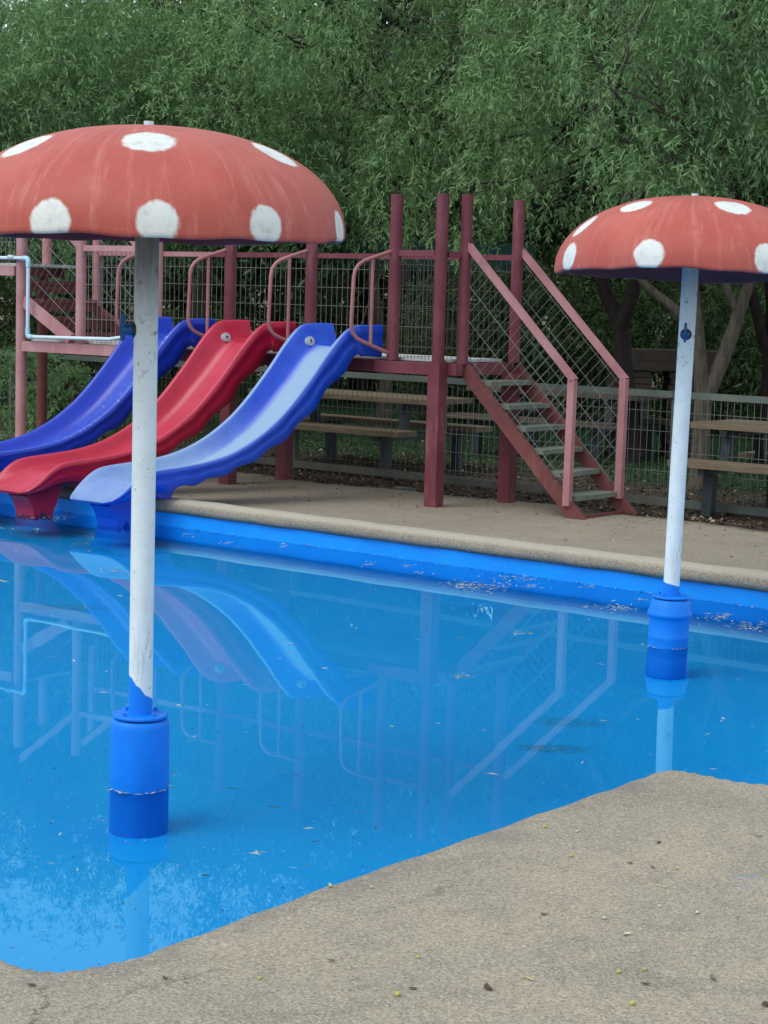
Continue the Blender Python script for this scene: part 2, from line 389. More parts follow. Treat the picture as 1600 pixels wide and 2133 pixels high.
# water
t = NT('pool_water')
fr = t.n('ShaderNodeFresnel'); fr.inputs['IOR'].default_value = 1.30
bp = t.n('ShaderNodeBump'); bp.inputs['Strength'].default_value = .05; bp.inputs['Distance'].default_value = .01
t.l(t.noise(1.6, 2, .4), bp.inputs['Height']); 
tp = t.n('ShaderNodeBsdfTransparent'); tp.inputs[0].default_value = (.98, 1, 1, 1)
gl = t.n('ShaderNodeBsdfGlossy'); gl.inputs['Roughness'].default_value = .012; gl.inputs[0].default_value = (.46, .94, 1, 1)
t.l(bp.outputs[0], gl.inputs['Normal']); mx = t.n('ShaderNodeMixShader')
t.l(fr.outputs[0], mx.inputs[0]); t.l(tp.outputs[0], mx.inputs[1]); t.l(gl.outputs[0], mx.inputs[2]); t.l(mx.outputs[0], t.out.inputs[0])
poly = [Vector((p.x, p.y, 0)) for p in offs(NC, .0)] + [Vector((farR.x, farR.y, 0))] + [Vector((farL.x, farL.y, 0))]
mb = MB(); mb.add(poly, [tuple(t_) for t_ in tessellate_polygon([poly])]); mb.build('pool_water', t.m, kind='structure')
# ground beyond the deck, open where the pool and decks lie
t = NT('ground_soil_and_grass')
X = t.xyz(); bb = t.math('ADD', t.math('MULTIPLY', t.math('SUBTRACT', X[0], OA.x), VV.x), t.math('MULTIPLY', t.math('SUBTRACT', X[1], OA.y), VV.y))
n1 = t.noise(1.3, 5, .6); n2 = t.noise(25, 5, .75); n3 = t.noise(6, 5, .7)
soil = t.mix(t.ramp(n2, .4, .62), (.028, .021, .016), (.09, .068, .048)); grass = t.mix(t.ramp(n3, .35, .65), (.012, .042, .016), (.026, .068, .022))
gm = t.ramp(t.math('ADD', bb, t.math('MULTIPLY', t.math('SUBTRACT', n1, .5), 5)), 3.2, 4.6)
MAT['ground'] = t.bsdf(t.mix(gm, soil, grass), .95, n2, .6, .02, .15)
hole = [FL(-12, 2.5), FL(9, 2.5), Vector((13.8, 6, 0)), Vector((13.8, -7.8, 0)), Vector((-13.8, -7.8, 0)), Vector((-13.8, 12, 0))]
GRZ = .128
outer = [Vector((-300, -200, GRZ)), Vector((300, -200, GRZ)), Vector((300, 500, GRZ)), Vector((-300, 500, GRZ))]
hole = [Vector((p.x, p.y, GRZ)) for p in hole][::-1]
al = outer + hole; mb = MB(); mb.add(al, [tuple(t_) for t_ in tessellate_polygon([outer, hole])]); mb.build('ground', MAT['ground'], kind='structure')

# ------------------------------------------------------------------ mushroom fountains
def cap_material(name, root, dots, tilt):
    t = NT(name); X = t.xyz()
    # polar coordinates for the brushed streaks that run down the dome
    an = t.math('ARCTAN2', X[1], X[0]); cmb = t.n('ShaderNodeCombineXYZ'); t.l(t.math('MULTIPLY', an, 2.2), cmb.inputs[0]); t.l(t.math('MULTIPLY', X[2], .55), cmb.inputs[2])
    st_ = t.noise(6, 7, .75, cmb.outputs[0], .3); big = t.noise(3.2, 5, .6); wr = t.noise(26, 5, .65, t.mapv((1, 1, .35)), .8); fine = t.noise(90, 4, .7)
    col = t.mix(t.ramp(big, .35, .68), (.40, .072, .054), (.46, .106, .080))
    col = t.mix(t.math('MULTIPLY', t.ramp(st_, .50, .72), .45), col, (.64, .28, .24))
    col = t.mix(t.math('MULTIPLY', t.ramp(st_, .30, .45, 1, 0), .35), col, (.42, .075, .065))
    col = t.mix(t.math('MULTIPLY', t.ramp(fine, .62, .75), .35), col, (.62, .26, .22))
    col = t.mix(t.math('MULTIPLY', t.ramp(wr, .66, .74), .25), col, (.70, .42, .38))
    md = None
    for (p, r) in dots:
        d = t.math('DIVIDE', t.dist(p), r); md = d if md is None else t.math('MINIMUM', md, d)
    jit = t.math('ADD', t.math('MULTIPLY', t.math('SUBTRACT', wr, .5), .30), t.math('MULTIPLY', t.math('SUBTRACT', t.noise(14, 5, .7), .5), .35))
    mask = t.ramp(t.math('ADD', md, jit), .86, 1.08, 1, 0)
    wcol = t.mix(t.ramp(t.noise(20, 5, .7), .45, .75), (.68, .72, .70), (.47, .51, .49))
    col = t.mix(mask, col, wcol)
    gr = t.math('MULTIPLY', t.ramp(X[2], .018, .0), t.ramp(t.noise(9, 4), .2, .5))
    return t.bsdf(col, .55, t.math('ADD', t.math('ADD', wr, t.math('MULTIPLY', mask, .5)), t.math('MULTIPLY', fine, .3)), .45, .006, .4)
def pole_material(name, zcut, slope, top_dirt_shade, top):
    t = NT(name); X = t.xyz()
    n1 = t.noise(5, 5, .6); sp = t.noise(70, 3, .6, t.mapv((1, 1, .7))); sp2 = t.noise(28, 5, .7); strk = t.noise(16, 5, .7, t.mapv((2, 2, .25)), .5)
    col = t.mix(t.ramp(n1, .35, .7), (.80, .87, .86), (.70, .77, .76))
    col = t.mix(t.math('MULTIPLY', t.ramp(sp, .66, .72), .8), col, (.16, .14, .12))
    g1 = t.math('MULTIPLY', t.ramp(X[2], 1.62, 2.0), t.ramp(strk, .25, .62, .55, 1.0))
    col = t.mix(t.math('MULTIPLY', g1, top_dirt_shade), col, (.17, .16, .15))  # grime below the cap, with some of the cap's shade painted in
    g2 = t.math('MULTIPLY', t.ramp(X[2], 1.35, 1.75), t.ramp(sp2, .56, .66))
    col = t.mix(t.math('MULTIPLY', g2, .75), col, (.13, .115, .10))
    rz = t.math('MULTIPLY', t.ramp(X[2], zcut + .42, zcut + .10), t.ramp(X[2], zcut - .02, zcut + .08))
    rr = t.math('MULTIPLY', t.math('MULTIPLY', rz, t.ramp(strk, .48, .68)), t.ramp(X[0], -.03, .03, .35, 1.0))
    col = t.mix(t.math('MULTIPLY', rr, .7), col, (.36, .27, .17))
    zz = t.math('ADD', t.math('ADD', X[2], t.math('MULTIPLY', X[0], slope)), t.math('MULTIPLY', t.math('SUBTRACT', t.noise(22, 6, .75), .5), .06))
    bm = t.ramp(zz, zcut - .003, zcut + .003, 1, 0)
    spot = t.math('MULTIPLY', t.ramp(t.dist((-.03, -.03, .93)), .0, .04, 1, 0), t.ramp(t.noise(60, 3), .4, .5)) if top > 2.46 else None
    if spot is not None: col = t.mix(t.math('MULTIPLY', spot, .8), col, (.08, .38, .70))
    col = t.mix(bm, col, (.0, .20, .76))
    return t.bsdf(col, .45, t.math('ADD', sp2, sp), .2, .002, .4)
def mushroom(name, x, y, label, tilt, dots, valve_dir, zcut, slope, top_dirt_shade, ring, zrim, rot=-.7, lean=0.0, RC=.718, HH=.385):
    root = thing(name, (x, y, FLOORZ), label, 'fountain', 'mushroom fountains standing in the pool')
    # cap, dots given as (azimuth from the camera side, radius, size)
    def h_(r): return HH * (1 - min(1, r / RC) ** 2.25) ** .5
    dd = []
    for (az, r, s) in dots:
        dd.append(((r * math.sin(R(az)), -r * math.cos(R(az)), h_(r)), s))
    cm = cap_material('mushroom_cap_paint', root, dd, tilt)
    mb = MB(); seg = 128; prof = []
    for k in range(41):
        u = math.sin(k / 40 * math.pi / 2); r = RC * u; prof.append((max(r, .0005), h_(r)))
    prof += [(RC + .001, -.012), (RC - .004, -.022), (RC - .018, -.022), (RC - .025, -.006)]
    for k in range(15):
        u = 1 - k / 14; prof.append((max((RC - .03) * u, .0005), h_(RC * u) * .93 - .012))
    mb.lathe(prof, (0, 0, 0), seg)
    vs = []
    for v in mb.v:                         # hand-laid fibreglass: slight waves at the rim
        an_ = math.atan2(v[1], v[0]); rr_ = math.hypot(v[0], v[1]) / RC
        wz = (.006 * math.sin(3 * an_ + 1) + .004 * math.sin(7 * an_ + 2) + .0025 * math.sin(17 * an_)) * rr_ ** 3
        wr_ = 1 + .004 * math.sin(5 * an_ + .5) + .003 * math.sin(11 * an_)
        vs.append((v[0] * wr_, v[1] * wr_, v[2] + wz))
    mb.v = vs
    me = bpy.data.meshes.new('cap'); me.from_pydata(mb.v, [], mb.f); me.polygons.foreach_set('use_smooth', mb.sm)
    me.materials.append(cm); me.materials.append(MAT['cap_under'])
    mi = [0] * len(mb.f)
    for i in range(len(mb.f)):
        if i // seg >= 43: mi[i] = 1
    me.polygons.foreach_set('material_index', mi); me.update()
    cap = bpy.data.objects.new('cap', me); COL.objects.link(cap); cap.parent = root
    cap.location = (0, 0, zrim - FLOORZ); cap.rotation_euler = (R(tilt), R(rot), 0)
    # pole
    mb = MB().tube([(x, y, .2), (x, y, .6), (x, y, 1.1), (x, y, 1.6), (x, y, zrim + HH)], .0442, 40)
    pole = mb.build('pole', pole_material('pole_white_paint', zcut, slope, top_dirt_shade, zrim + .4), root)
    pole.data.transform(Matrix.Translation((0, 0, FLOORZ))); pole.location = (0, 0, -FLOORZ)   # local z = height above water
    # stub above the cap
    ztop = zrim + HH - .01
    mb = MB().tube([(x, y, ztop), (x, y, ztop + .028)], .0185, 20)
    part(mb, 'pipe_stub', MAT['pvc'], root)
    # barrel, flange, bolts
    zt = .262
    if ring:
        pr = [(.0005, zt), (.100, zt), (.106, zt - .006), (.112, zt - .05), (.122, zt - .075), (.124, zt - .088), (.114, zt - .098), (.110, zt - .112), (.110, .06), (.112, .055), (.109, .045), (.110, 0), (.110, FLOORZ)]
    else:
        pr = [(.0005, zt), (.098, zt), (.104, zt - .004), (.108, zt - .014), (.1095, zt - .03), (.1105, .1), (.112, .02), (.110, 0), (.111, FLOORZ)]
    part(MB().lathe(pr, (x, y, 0), 56), 'barrel', MAT['blue_iron'], root)
    part(MB().lathe([(.0005, zt + .008), (.088, zt + .008), (.088, zt - .004)], (x, y, 0), 40), 'gasket', MAT['hole'], root)
    fl = part(MB().lathe([(.0005, zt + .019), (.101, zt + .019), (.103, zt + .016), (.103, zt + .010), (.100, zt + .007), (.0005, zt + .007)], (x, y, 0), 56, smooth=False), 'flange', MAT['blue_iron'], root)
    for k in range(4):
        an_ = R(48 + 90 * k); bx, by = x + .077 * math.cos(an_), y + .077 * math.sin(an_)
        part(MB().tube([(bx, by, zt + .018), (bx, by, zt + .031)], .0095, 6, smooth=False), 'bolt', MAT['blue_iron'], root, fl)
    # butterfly valve
    vd = Vector((math.sin(R(valve_dir)), -math.cos(R(valve_dir)), 0)); c = Vector((x, y, 1.71)) + vd * .036
    part(MB().lathe([(.0005, .012), (.030, .012), (.031, .0)], c, 28, axis=vd, smooth=False), 'valve_socket', MAT['hole'], root)
    hub = part(MB().lathe([(.0005, .05), (.012, .048), (.020, .034), (.023, .012), (.023, .0)], c, 24, axis=vd), 'valve_hub', MAT['valve'], root)
    side = vd.cross(ZZ).normalized(); q = c + vd * .048
    pts = [(-.008, -.040), (.006, -.042), (.011, -.02), (.013, .0), (.010, .03), (.008, .052), (.0, .062), (-.008, .054), (-.012, .02), (-.012, -.02)]
    th = .012
    mbh = MB().prism([q - side * th / 2 + vd * a_ * 1.0 + ZZ * b_ for a_, b_ in pts], side * th)
    part(mbh, 'valve_handle', MAT['valve'], root, hub)
    root.rotation_euler = (0, R(lean), 0)
    return root
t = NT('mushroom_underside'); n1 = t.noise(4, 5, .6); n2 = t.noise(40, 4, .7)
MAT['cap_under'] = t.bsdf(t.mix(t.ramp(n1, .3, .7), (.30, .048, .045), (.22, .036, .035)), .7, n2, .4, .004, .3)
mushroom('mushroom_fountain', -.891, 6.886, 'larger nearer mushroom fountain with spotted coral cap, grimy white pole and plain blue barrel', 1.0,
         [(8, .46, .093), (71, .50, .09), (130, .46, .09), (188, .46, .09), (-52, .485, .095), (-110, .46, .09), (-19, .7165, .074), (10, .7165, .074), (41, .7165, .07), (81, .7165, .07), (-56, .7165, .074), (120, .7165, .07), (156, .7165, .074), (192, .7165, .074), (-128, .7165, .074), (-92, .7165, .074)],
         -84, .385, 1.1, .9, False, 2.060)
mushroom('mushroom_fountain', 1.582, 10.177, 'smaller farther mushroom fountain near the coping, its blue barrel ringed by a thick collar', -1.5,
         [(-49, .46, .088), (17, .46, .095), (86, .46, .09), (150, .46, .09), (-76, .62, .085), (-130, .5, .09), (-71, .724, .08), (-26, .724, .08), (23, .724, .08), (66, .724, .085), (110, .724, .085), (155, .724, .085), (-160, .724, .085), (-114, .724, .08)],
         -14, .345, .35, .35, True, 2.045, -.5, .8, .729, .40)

# ------------------------------------------------------------------ slide platform
root = thing('slide_platform', W(-2.5, .4, GZ), 'long red and faded pink steel slide platform with stairs on the far deck', 'play platform')
def P_(mb, name, m, parent=None, label=None, kind=None): return part(mb, name, MAT[m], root, parent, label, kind)
HX = .0
BR = .86
def rpost(a, b, z0, z1, m, r=.052, name='post', label=None):
    P_(MB().tube([W(a, b, z0), W(a, b, z1)], r, 20), name, m, label=label)
def sqleg(a, b, z1=1.25, m='maroon'):
    P_(MB().box(W(a, b, (GZ + z1) / 2), UU * .058, VV * .058, ZZ * (z1 - GZ) / 2), 'leg', m)
DK = 1.352
# front posts
rpost(.0, .0, DK - .01, 2.73, 'maroon'); sqleg(.0, .0)
rpost(-.47, 0, DK, 2.73, 'maroon')
for a in (-1.375, -2.318): rpost(a, 0, DK, 2.70, 'maroon')
rpost(-3.215, 0, DK, 2.70, 'pink', .047, label='faded pink post')
rpost(-4.23, 0, DK, 2.70, 'pink', .05, label='faded pink post')
rpost(-5.065, 0, GZ, 2.75, 'pink', .055, label='tall faded pink corner post standing on the deck')
# rear posts
rpost(.185, BR, DK, 2.728, 'maroon', .05); sqleg(.20, .80)
sqleg(-2.31, .80); sqleg(-2.32, .02)
rpost(-4.9, BR, DK - .1, 2.7, 'pink', .048, label='faded pink post')
rpost(-5.70, BR, GZ, 2.05, 'rust', .055, label='rust red rear post')
rpost(-5.64, BR, 2.055, 2.75, 'pink', .05, label='faded pink post')
# stair head posts
rpost(.12, .18, DK - .01, 2.735, 'maroon', .048)
# beams
def beam(a0, b0, z0, a1, b1, z1, w, h, name, m, **k): P_(MB().beam(W(a0, b0, z0), W(a1, b1, z1), w, h), name, m, **k)
beam(-.62, 0, DK - .055, .055, 0, DK - .055, .11, .10, 'beam', 'maroon')
beam(-3.45, .03, DK - .055, -.625, .03, DK - .055, .09, .10, 'beam', 'maroon')
beam(-5.01, 0, DK - .052, -3.455, 0, DK - .052, .10, .098, 'beam', 'pink', label='faded pink beam')
beam(.10, .06, DK - .056, .10, .93, DK - .056, .09, .10, 'beam', 'maroon')
beam(-5.05, BR + .05, DK - .06, .05, BR + .05, DK - .06, .09, .10, 'beam', 'maroon')
# deck planks
for k in range(7):
    b0 = .065 + k * .118; jit = random.uniform(-.003, .003)
    P_(MB().box(W(-2.47, b0 + .055, DK + .014 + jit), UU * 2.52, VV * .0555, ZZ * .012), 'plank', 'deckwood')
# rear top rail and rear mesh
for a0, a1 in ((-4.855, -3.3), (-3.298, .14)):
    beam(a0, BR, 2.242, a1, BR, 2.242, .04, .046, 'rail', 'rose' if a0 < -4 else 'maroon')
beam(-4.18, 0, 2.262, -3.262, 0, 2.262, .05, .055, 'rail', 'pink')
beam(-.42, 0, 2.245, -.052, 0, 2.245, .05, .05, 'rail', 'maroon')
beam(.035, .045, 2.24, .09, .145, 2.24, .045, .05, 'rail', 'maroon')
def wires(pt, ex, ey, poly, s1, s2, r, dirn=0.0, jitter=0.0):
    # two families of wires in the plane pt + ex*u + ey*v, clipped to the convex polygon poly
    mb = MB(); nrm = ex.cross(ey).normalized()
    c, s_ = math.cos(dirn), math.sin(dirn)
    for fam, sp in ((0, s1), (1, s2)):
        d = (-s_, c) if fam == 0 else (c, s_); nn = (d[1], -d[0])
        pr = [p[0] * nn[0] + p[1] * nn[1] for p in poly]
        k = math.floor(min(pr) / sp)
        while k * sp < max(pr):
            o = k * sp + sp * .37; k += 1
            lo, hi = -1e9, 1e9; ok = True; m_ = len(poly)
            ar = sum(poly[i][0] * poly[(i + 1) % m_][1] - poly[(i + 1) % m_][0] * poly[i][1] for i in range(m_)); sg = 1 if ar > 0 else -1
            px, py = nn[0] * o, nn[1] * o
            for i in range(m_):
                x0, y0 = poly[i]; x1, y1 = poly[(i + 1) % m_]; ex_, ey_ = (x1 - x0) * sg, (y1 - y0) * sg
                den = ex_ * d[1] - ey_ * d[0]; num = ex_ * (py - y0) - ey_ * (px - x0)
                if abs(den) < 1e-9:
                    if num < 0: ok = False
                    continue
                tt = -num / den
                if den > 0: lo = max(lo, tt)
                else: hi = min(hi, tt)
            if not ok or hi - lo < .01: continue
            off = nrm * (r * (1 if fam else -1))
            a_ = pt + ex * (px + d[0] * lo) + ey * (py + d[1] * lo) + off; b_ = pt + ex * (px + d[0] * hi) + ey * (py + d[1] * hi) + off
            if jitter: 
                a_ += nrm * random.uniform(-jitter, jitter)
            mb.tube([a_, b_], r, 4, caps=False, smooth=False)
    return mb
def panel(b, poly, s1, s2, r, m, dirn=0.0):
    P_(wires(W(0, b, 0), UU, ZZ, poly, s1, s2, r, dirn), 'mesh_panel', m)
panel(BR, [(-4.86, 1.40), (-1.40, 1.40), (-1.40, 2.22), (-4.86, 2.22)], .062, .168, .0021, 'wirepink')
panel(BR + .004, [(-1.39, 1.40), (.14, 1.40), (.14, 2.22), (-1.39, 2.22)], .055, .168, .0021, 'wiredark')
panel(-.005, [(-.42, 1.37), (-.05, 1.37), (-.05, 2.22), (-.42, 2.22)], .036, .17, .0025, 'wiredark')
panel(0, [(-4.18, 1.37), (-3.26, 1.37), (-3.26, 2.235), (-4.18, 2.235)], .062, .165, .003, 'wirepink')
P_(wires(W(.04, .05, 0), (W(.10, .14) - W(.04, .05)).normalized(), ZZ, [(0, 1.38), (.1, 1.38), (.1, 2.2), (0, 2.2)], .04, .17, .0025), 'mesh_panel', 'wiredark')
# grab handles beside the slides
hd = (UU * -.5 - VV).normalized()
for a in (-.47, -1.375, -2.318, -3.215):
    o = W(a, 0) + hd * .045
    raw = [(0, 2.257), (.10, 2.222), (.20, 2.187), (.25, 2.168), (.295, 2.135), (.325, 2.09), (.336, 2.03), (.342, 1.85), (.348, 1.68), (.346, 1.62), (.333, 1.575), (.30, 1.533), (.255, 1.508), (.19, 1.482), (.10, 1.448), (.0, 1.412)]
    mb = MB().tube([o + hd * (s - .0) + ZZ * z for s, z in raw], .0165, 12)
    mb.tube([o + hd * .165 + ZZ * 2.19, o + hd * .165 + ZZ * 1.475], .0155, 10)
    P_(mb, 'grab_handle', 'tube')
# stairs
SA, SB = .18, .86
for b, m in ((SA, 'rust'), (SB + .02, 'rust')):
    e = .07 if b > .5 else 0
    P0, P1 = W(.13 + e * .5, b, 1.30), W(1.20 + e, b, GZ + .075)
    mb = MB(); 
    # stringer with its foot cut level with the ground
    d = (P1 - P0); nrm_ = Vector(d).cross(VV).normalized()
    if nrm_.z < 0: nrm_ = -nrm_
    A0, A1 = P0 + nrm_ * .055, P0 - nrm_ * .055
    def tog(p):
        k_ = (GZ - p.z) / d.z; return p + d * k_
    mb.prism([A0, tog(A0), tog(A1), A1], VV * .05)
    P_(mb, 'stringer', m)
    hz = [(.14 + e * .7, 2.325), (1.215 + e * .9, 1.255)]
    mb = MB().beam(W(hz[0][0], b, hz[0][1]), W(hz[1][0], b, hz[1][1]), .055, .05)
    P_(mb, 'handrail', 'rose')
    P_(MB().beam(W(1.19 + e, b, GZ + (.10 if b < .5 else .12)), W(1.195 + e, b, 1.262), .055, .06, up=UU), 'rail_post', 'rose')
    poly = [(.17, 2.27), (1.16 + e, 1.27), (1.16 + e, .34), (.17, 1.31)]
    ang_ = math.atan2(1.255 - 2.325, 1.075)
    panel(b, poly, .072, .20, .0026, 'wire', ang_)
for k, z in enumerate((1.206, 1.02, .850, .675, .502, .325)):
    a = .13 + (1.30 - z) / (1.30 - .225) * 1.07 + .05
    P_(MB().box(W(a, (SA + SB) / 2 + .03, z - .018), UU * .105, VV * .315, ZZ * .019), 'step', 'greenwood')
P_(MB().box(W(1.30, (SA + SB) / 2 + .03, GZ + .012), UU * .02, VV * .31, ZZ * .01), 'foot_plate', 'rust')
# left tower: higher deck, its stair down to the long platform
beam(-7.2, 0, 2.035, -5.125, 0, 2.035, .10, .095, 'beam', 'pink')
beam(-5.10, .07, 2.03, -5.40, BR - .03, 2.03, .08, .09, 'beam', 'rust')
for k in range(3):
    P_(MB().box(W(-6.35, .2 + k * .28, 2.098), UU * 1.22, VV * .13, ZZ * .014), 'plank', 'deckwood')
panel(0, [(-7.1, 2.12), (-5.13, 2.12), (-5.13, 2.72), (-7.1, 2.72)], .065, .17, .003, 'wirepink')
for b in (-.0, BR - .02):
    mb = MB().beam(W(-5.02, b, 1.74), W(-4.36, b, DK + .035), .05, .11); P_(mb, 'stringer', 'pink' if b < .5 else 'rust')
    P_(MB().beam(W(-5.02, b, 2.86), W(-4.27, b, 2.29), .05, .05), 'handrail', 'pink')
    panel(b, [(-5.01, 2.76), (-4.28, 2.22), (-4.28, 1.40), (-5.01, 1.85)], .075, .19, .003, 'wirepink', R(-35))
for k, (a, z) in enumerate(((-5.12, 1.93), (-4.93, 1.75), (-4.74, 1.58), (-4.55, 1.43))):
    P_(MB().box(W(a, BR / 2, z), UU * .12, VV * .37, ZZ * .018), 'step', 'rust')
    P_(MB().box(W(a + .10, BR / 2, z - .06), UU * .008, VV * .36, ZZ * .04), 'riser', 'rust')

# ------------------------------------------------------------------ PVC pipe run
pr = thing('water_pipe', W(-4.88, -.10, GZ), 'pale blue white plastic water pipe bent in a step across the pink posts', 'pipe')
ob = -.085
seg1 = [W(-7.0, ob, 2.165), W(-4.92, ob, 2.158)]
part(MB().tube(seg1, .017, 16), 'pipe', MAT['pvc'], pr)
part(MB().tube([W(-4.88, ob, 2.12), W(-4.88, ob, 1.44)], .019, 16), 'pipe', MAT['pvc'], pr)
part(MB().tube([W(-4.84, ob, 1.397), W(-4.0, ob, 1.408), W(-3.75, ob, 1.412), W(-3.62, ob, 1.43), W(-3.5, ob, 1.46), W(-3.38, ob, 1.50)], .017, 16), 'pipe', MAT['pvc'], pr)
part(MB().tube([W(-5.16, ob, 2.166), W(-5.08, ob, 2.163)], .024, 16), 'coupling', MAT['galv'], pr)
for (a, z, sx, sz) in ((-4.88, 2.158, -1, -1), (-4.88, 1.397, 1, 1)):
    pts = [W(a + sx * .075, ob, z), W(a + sx * .03, ob, z), W(a + sx * .012, ob, z + sz * .004), W(a, ob, z + sz * .02), W(a, ob, z + sz * .085)]
    part(MB().tube(pts, .0245, 16), 'elbow', MAT['pvc_blue'], pr)

# ------------------------------------------------------------------ slides
SP = [(0, 1.640, .27, .20), (.13, 1.640, .265, .20), (.25, 1.632, .255, .19), (.33, 1.600, .245, .18), (.41, 1.530, .24, .17), (.50, 1.425, .225, .16), (.62, 1.265, .205, .15), (.74, 1.115, .195, .14), (.86, .975, .185, .135),
      (.98, .855, .175, .13), (1.10, .760, .165, .125), (1.22, .680, .155, .12), (1.36, .608, .15, .115), (1.50, .555, .15, .11), (1.65, .518, .155, .105), (1.80, .495, .165, .10), (1.95, .477, .18, .098), (2.08, .462, .185, .092),
      (2.18, .440, .17, .082), (2.26, .395, .14, .066), (2.33, .335, .11, .05), (2.385, .282, .08, .034), (2.43, .245, .055, .02), (2.47, .222, .034, .008), (2.49, .212, .02, .002)]
def catmull(P, k):
    out = []
    P = [np.array(p, float) for p in P]
    for i in range(len(P) - 1):
        p0, p1, p2, p3 = P[max(i - 1, 0)], P[i], P[i + 1], P[min(i + 2, len(P) - 1)]
        for j in range(k):
            u = j / k; out.append(.5 * ((2 * p1) + (p2 - p0) * u + (2 * p0 - 5 * p1 + 4 * p2 - p3) * u * u + (3 * p1 - p0 - 3 * p2 + p3) * u ** 3))
    out.append(P[-1]); return out
def slide_material(name, base, base2, pale, amt, rim_amt, streak):
    t = NT(name); w = t.attr('wear')
    n1 = t.noise(7, 6, .7, t.mapv((.5, .5, .5))); n2 = t.noise(60, 4, .7); sc = t.noise(30, 5, .75, t.mapv((1, 1, 1)))
    col = t.mix(t.ramp(n1, .35, .7), base, base2)
    k = t.math('MULTIPLY', t.ramp(t.math('ADD', w, t.math('MULTIPLY', t.math('SUBTRACT', n1, .5), .35)), .05, .95), amt)
    col = t.mix(k, col, pale)
    if streak:
        s_ = t.math('MULTIPLY', t.ramp(sc, .56, .66), t.ramp(w, .25, .7)); col = t.mix(t.math('MULTIPLY', s_, streak), col, (.45, .52, .80))
    rg = t.ramp(w, 0, 1, .30, .55)
    return t.bsdf(col, rg, n2, .08, .002, .5)
MAT['slide_blue'] = slide_material('slide_blue_plastic', (.003, .028, .40), (.004, .042, .50), (.10, .22, .62), .35, 0, .85)
MAT['slide_red'] = slide_material('slide_red_plastic', (.40, .004, .030), (.47, .008, .046), (.58, .07, .13), .4, 0, 0)
MAT['slide_faded'] = slide_material('slide_faded_blue_plastic', (.003, .056, .50), (.005, .074, .58), (.265, .405, .545), .92, 0, 0)
def slide(a0, b0, m, label, faded):
    sk = Vector((0, 0, 0)) + UU * -.35 - VV; sk.normalize(); side = -UU      # side points to the pool's left end
    base = W(a0, b0); rt = thing('water_slide', Vector((base.x, base.y, GZ)), label, 'slide', 'pool slides hung from the platform')
    P = catmull([(s, z, k, f, 0) for s, z, k, f in SP], 3); N = len(P); mb = MB(); rings = []; at = []
    for i, p in enumerate(P):
        q0, q1 = P[max(i - 1, 0)], P[min(i + 1, N - 1)]; ds, dz = q1[0] - q0[0], q1[1] - q0[1]; L = math.hypot(ds, dz); ds /= L; dz /= L
        nx, nz = -dz, ds                                     # upward normal of the path in the (s, z) plane
        u = i / (N - 1); s = p[0]
        ws = 1.0 + (.06 if s < .3 else .06 * max(0, 1 - (s - .3) / .3))
        if s > 2.33: ws *= math.sqrt(max(.05, 1 - ((s - 2.33) / .17) ** 2)) * .55 + .45
        sk_d, fl_d = p[2], p[3]
        sk_d *= 1 + .09 * math.sin(s * 26) * (1 if .3 < s < 2.2 else 0)
        hw = .272 * ws
        # section: (lateral, depth below rim, wear)
        c_ = min(1, fl_d / .03)
        sec = [(-hw * .93, sk_d, 0), (-hw, sk_d - .01, 0), (-hw * 1.01, sk_d * .55, 0), (-hw * .985, sk_d * .36, 0), (-hw * 1.02, sk_d * .30, 0), (-hw * 1.01, .012, .35), (-hw * .96, .000, .7), (-hw * .89, .002, .75), (-hw * .85, .012, .5),
               (-hw * .80, fl_d * .35, .18), (-hw * .72, fl_d * .72, .22), (-hw * .60, fl_d * .93, .6), (-hw * .40, fl_d, .95), (0, fl_d * 1.0, 1.0), (hw * .40, fl_d, .95), (hw * .60, fl_d * .93, .85), (hw * .72, fl_d * .72, .6),
               (hw * .80, fl_d * .35, .55), (hw * .85, .012, .75), (hw * .89, .002, .8), (hw * .96, .0, .7), (hw * 1.01, .012, .25), (hw * 1.02, sk_d * .30, 0), (hw * .985, sk_d * .36, 0), (hw * 1.01, sk_d * .55, 0), (hw, sk_d - .01, 0), (hw * .93, sk_d, 0),
               (hw * .8, max(fl_d + .02, sk_d * .9), 0), (-hw * .8, max(fl_d + .02, sk_d * .9), 0)]
        for (lat, dep, wr) in sec:
            # left wall (seen from inside) is blue high up and chalky low down
            dn = max(0, min(1, (s - .15) / .35))
            w_ = wr * (.15 + .85 * dn)
            if faded and lat < 0 and .005 < dep < fl_d * .95: w_ = .12 + .55 * max(0, min(1, (s - .75) / .7))
            if faded and s > 1.5 and abs(lat) < hw * .9 : w_ = max(min(w_, .85 - .25 * min(1, (s - 1.5) / .6)), .42)
            if not faded:
                w_ *= .9 if lat > 0 else .45
            mb_p = base + sk * (s - nx * dep) + side * (-lat) + ZZ * (p[1] - nz * dep)
            rings.append(mb_p); at.append(w_)
    m_ = 29
    fs = [(i * m_ + j, i * m_ + (j + 1) % m_, (i + 1) * m_ + (j + 1) % m_, (i + 1) * m_ + j) for i in range(N - 1) for j in range(m_)]
    mb.add(rings, fs, True, at)
    mb.add(rings[-m_:], [tuple(range(m_))], False, at[-m_:])
    ch = part(mb, 'chute', m, rt, attr='wear')
    # entry end plate (hung over the deck) and its fold
    # washer and bolt on the left inner wall
    def onwall(s, lat, dep):
        i = min(range(N), key=lambda k: abs(P[k][0] - s)); p = P[i]; q0, q1 = P[i - 1], P[i + 1]; ds, dz = q1[0] - q0[0], q1[1] - q0[1]; L = math.hypot(ds, dz)
        return base + sk * (p[0] + dz / L * dep) + side * -lat + ZZ * (p[1] - ds / L * dep)
    wp = onwall(.36, -.198, .125); ax = (side * -1)
    ax = (side * -1.0 + ZZ * .25 - sk * .0).normalized() if False else side * -1.0
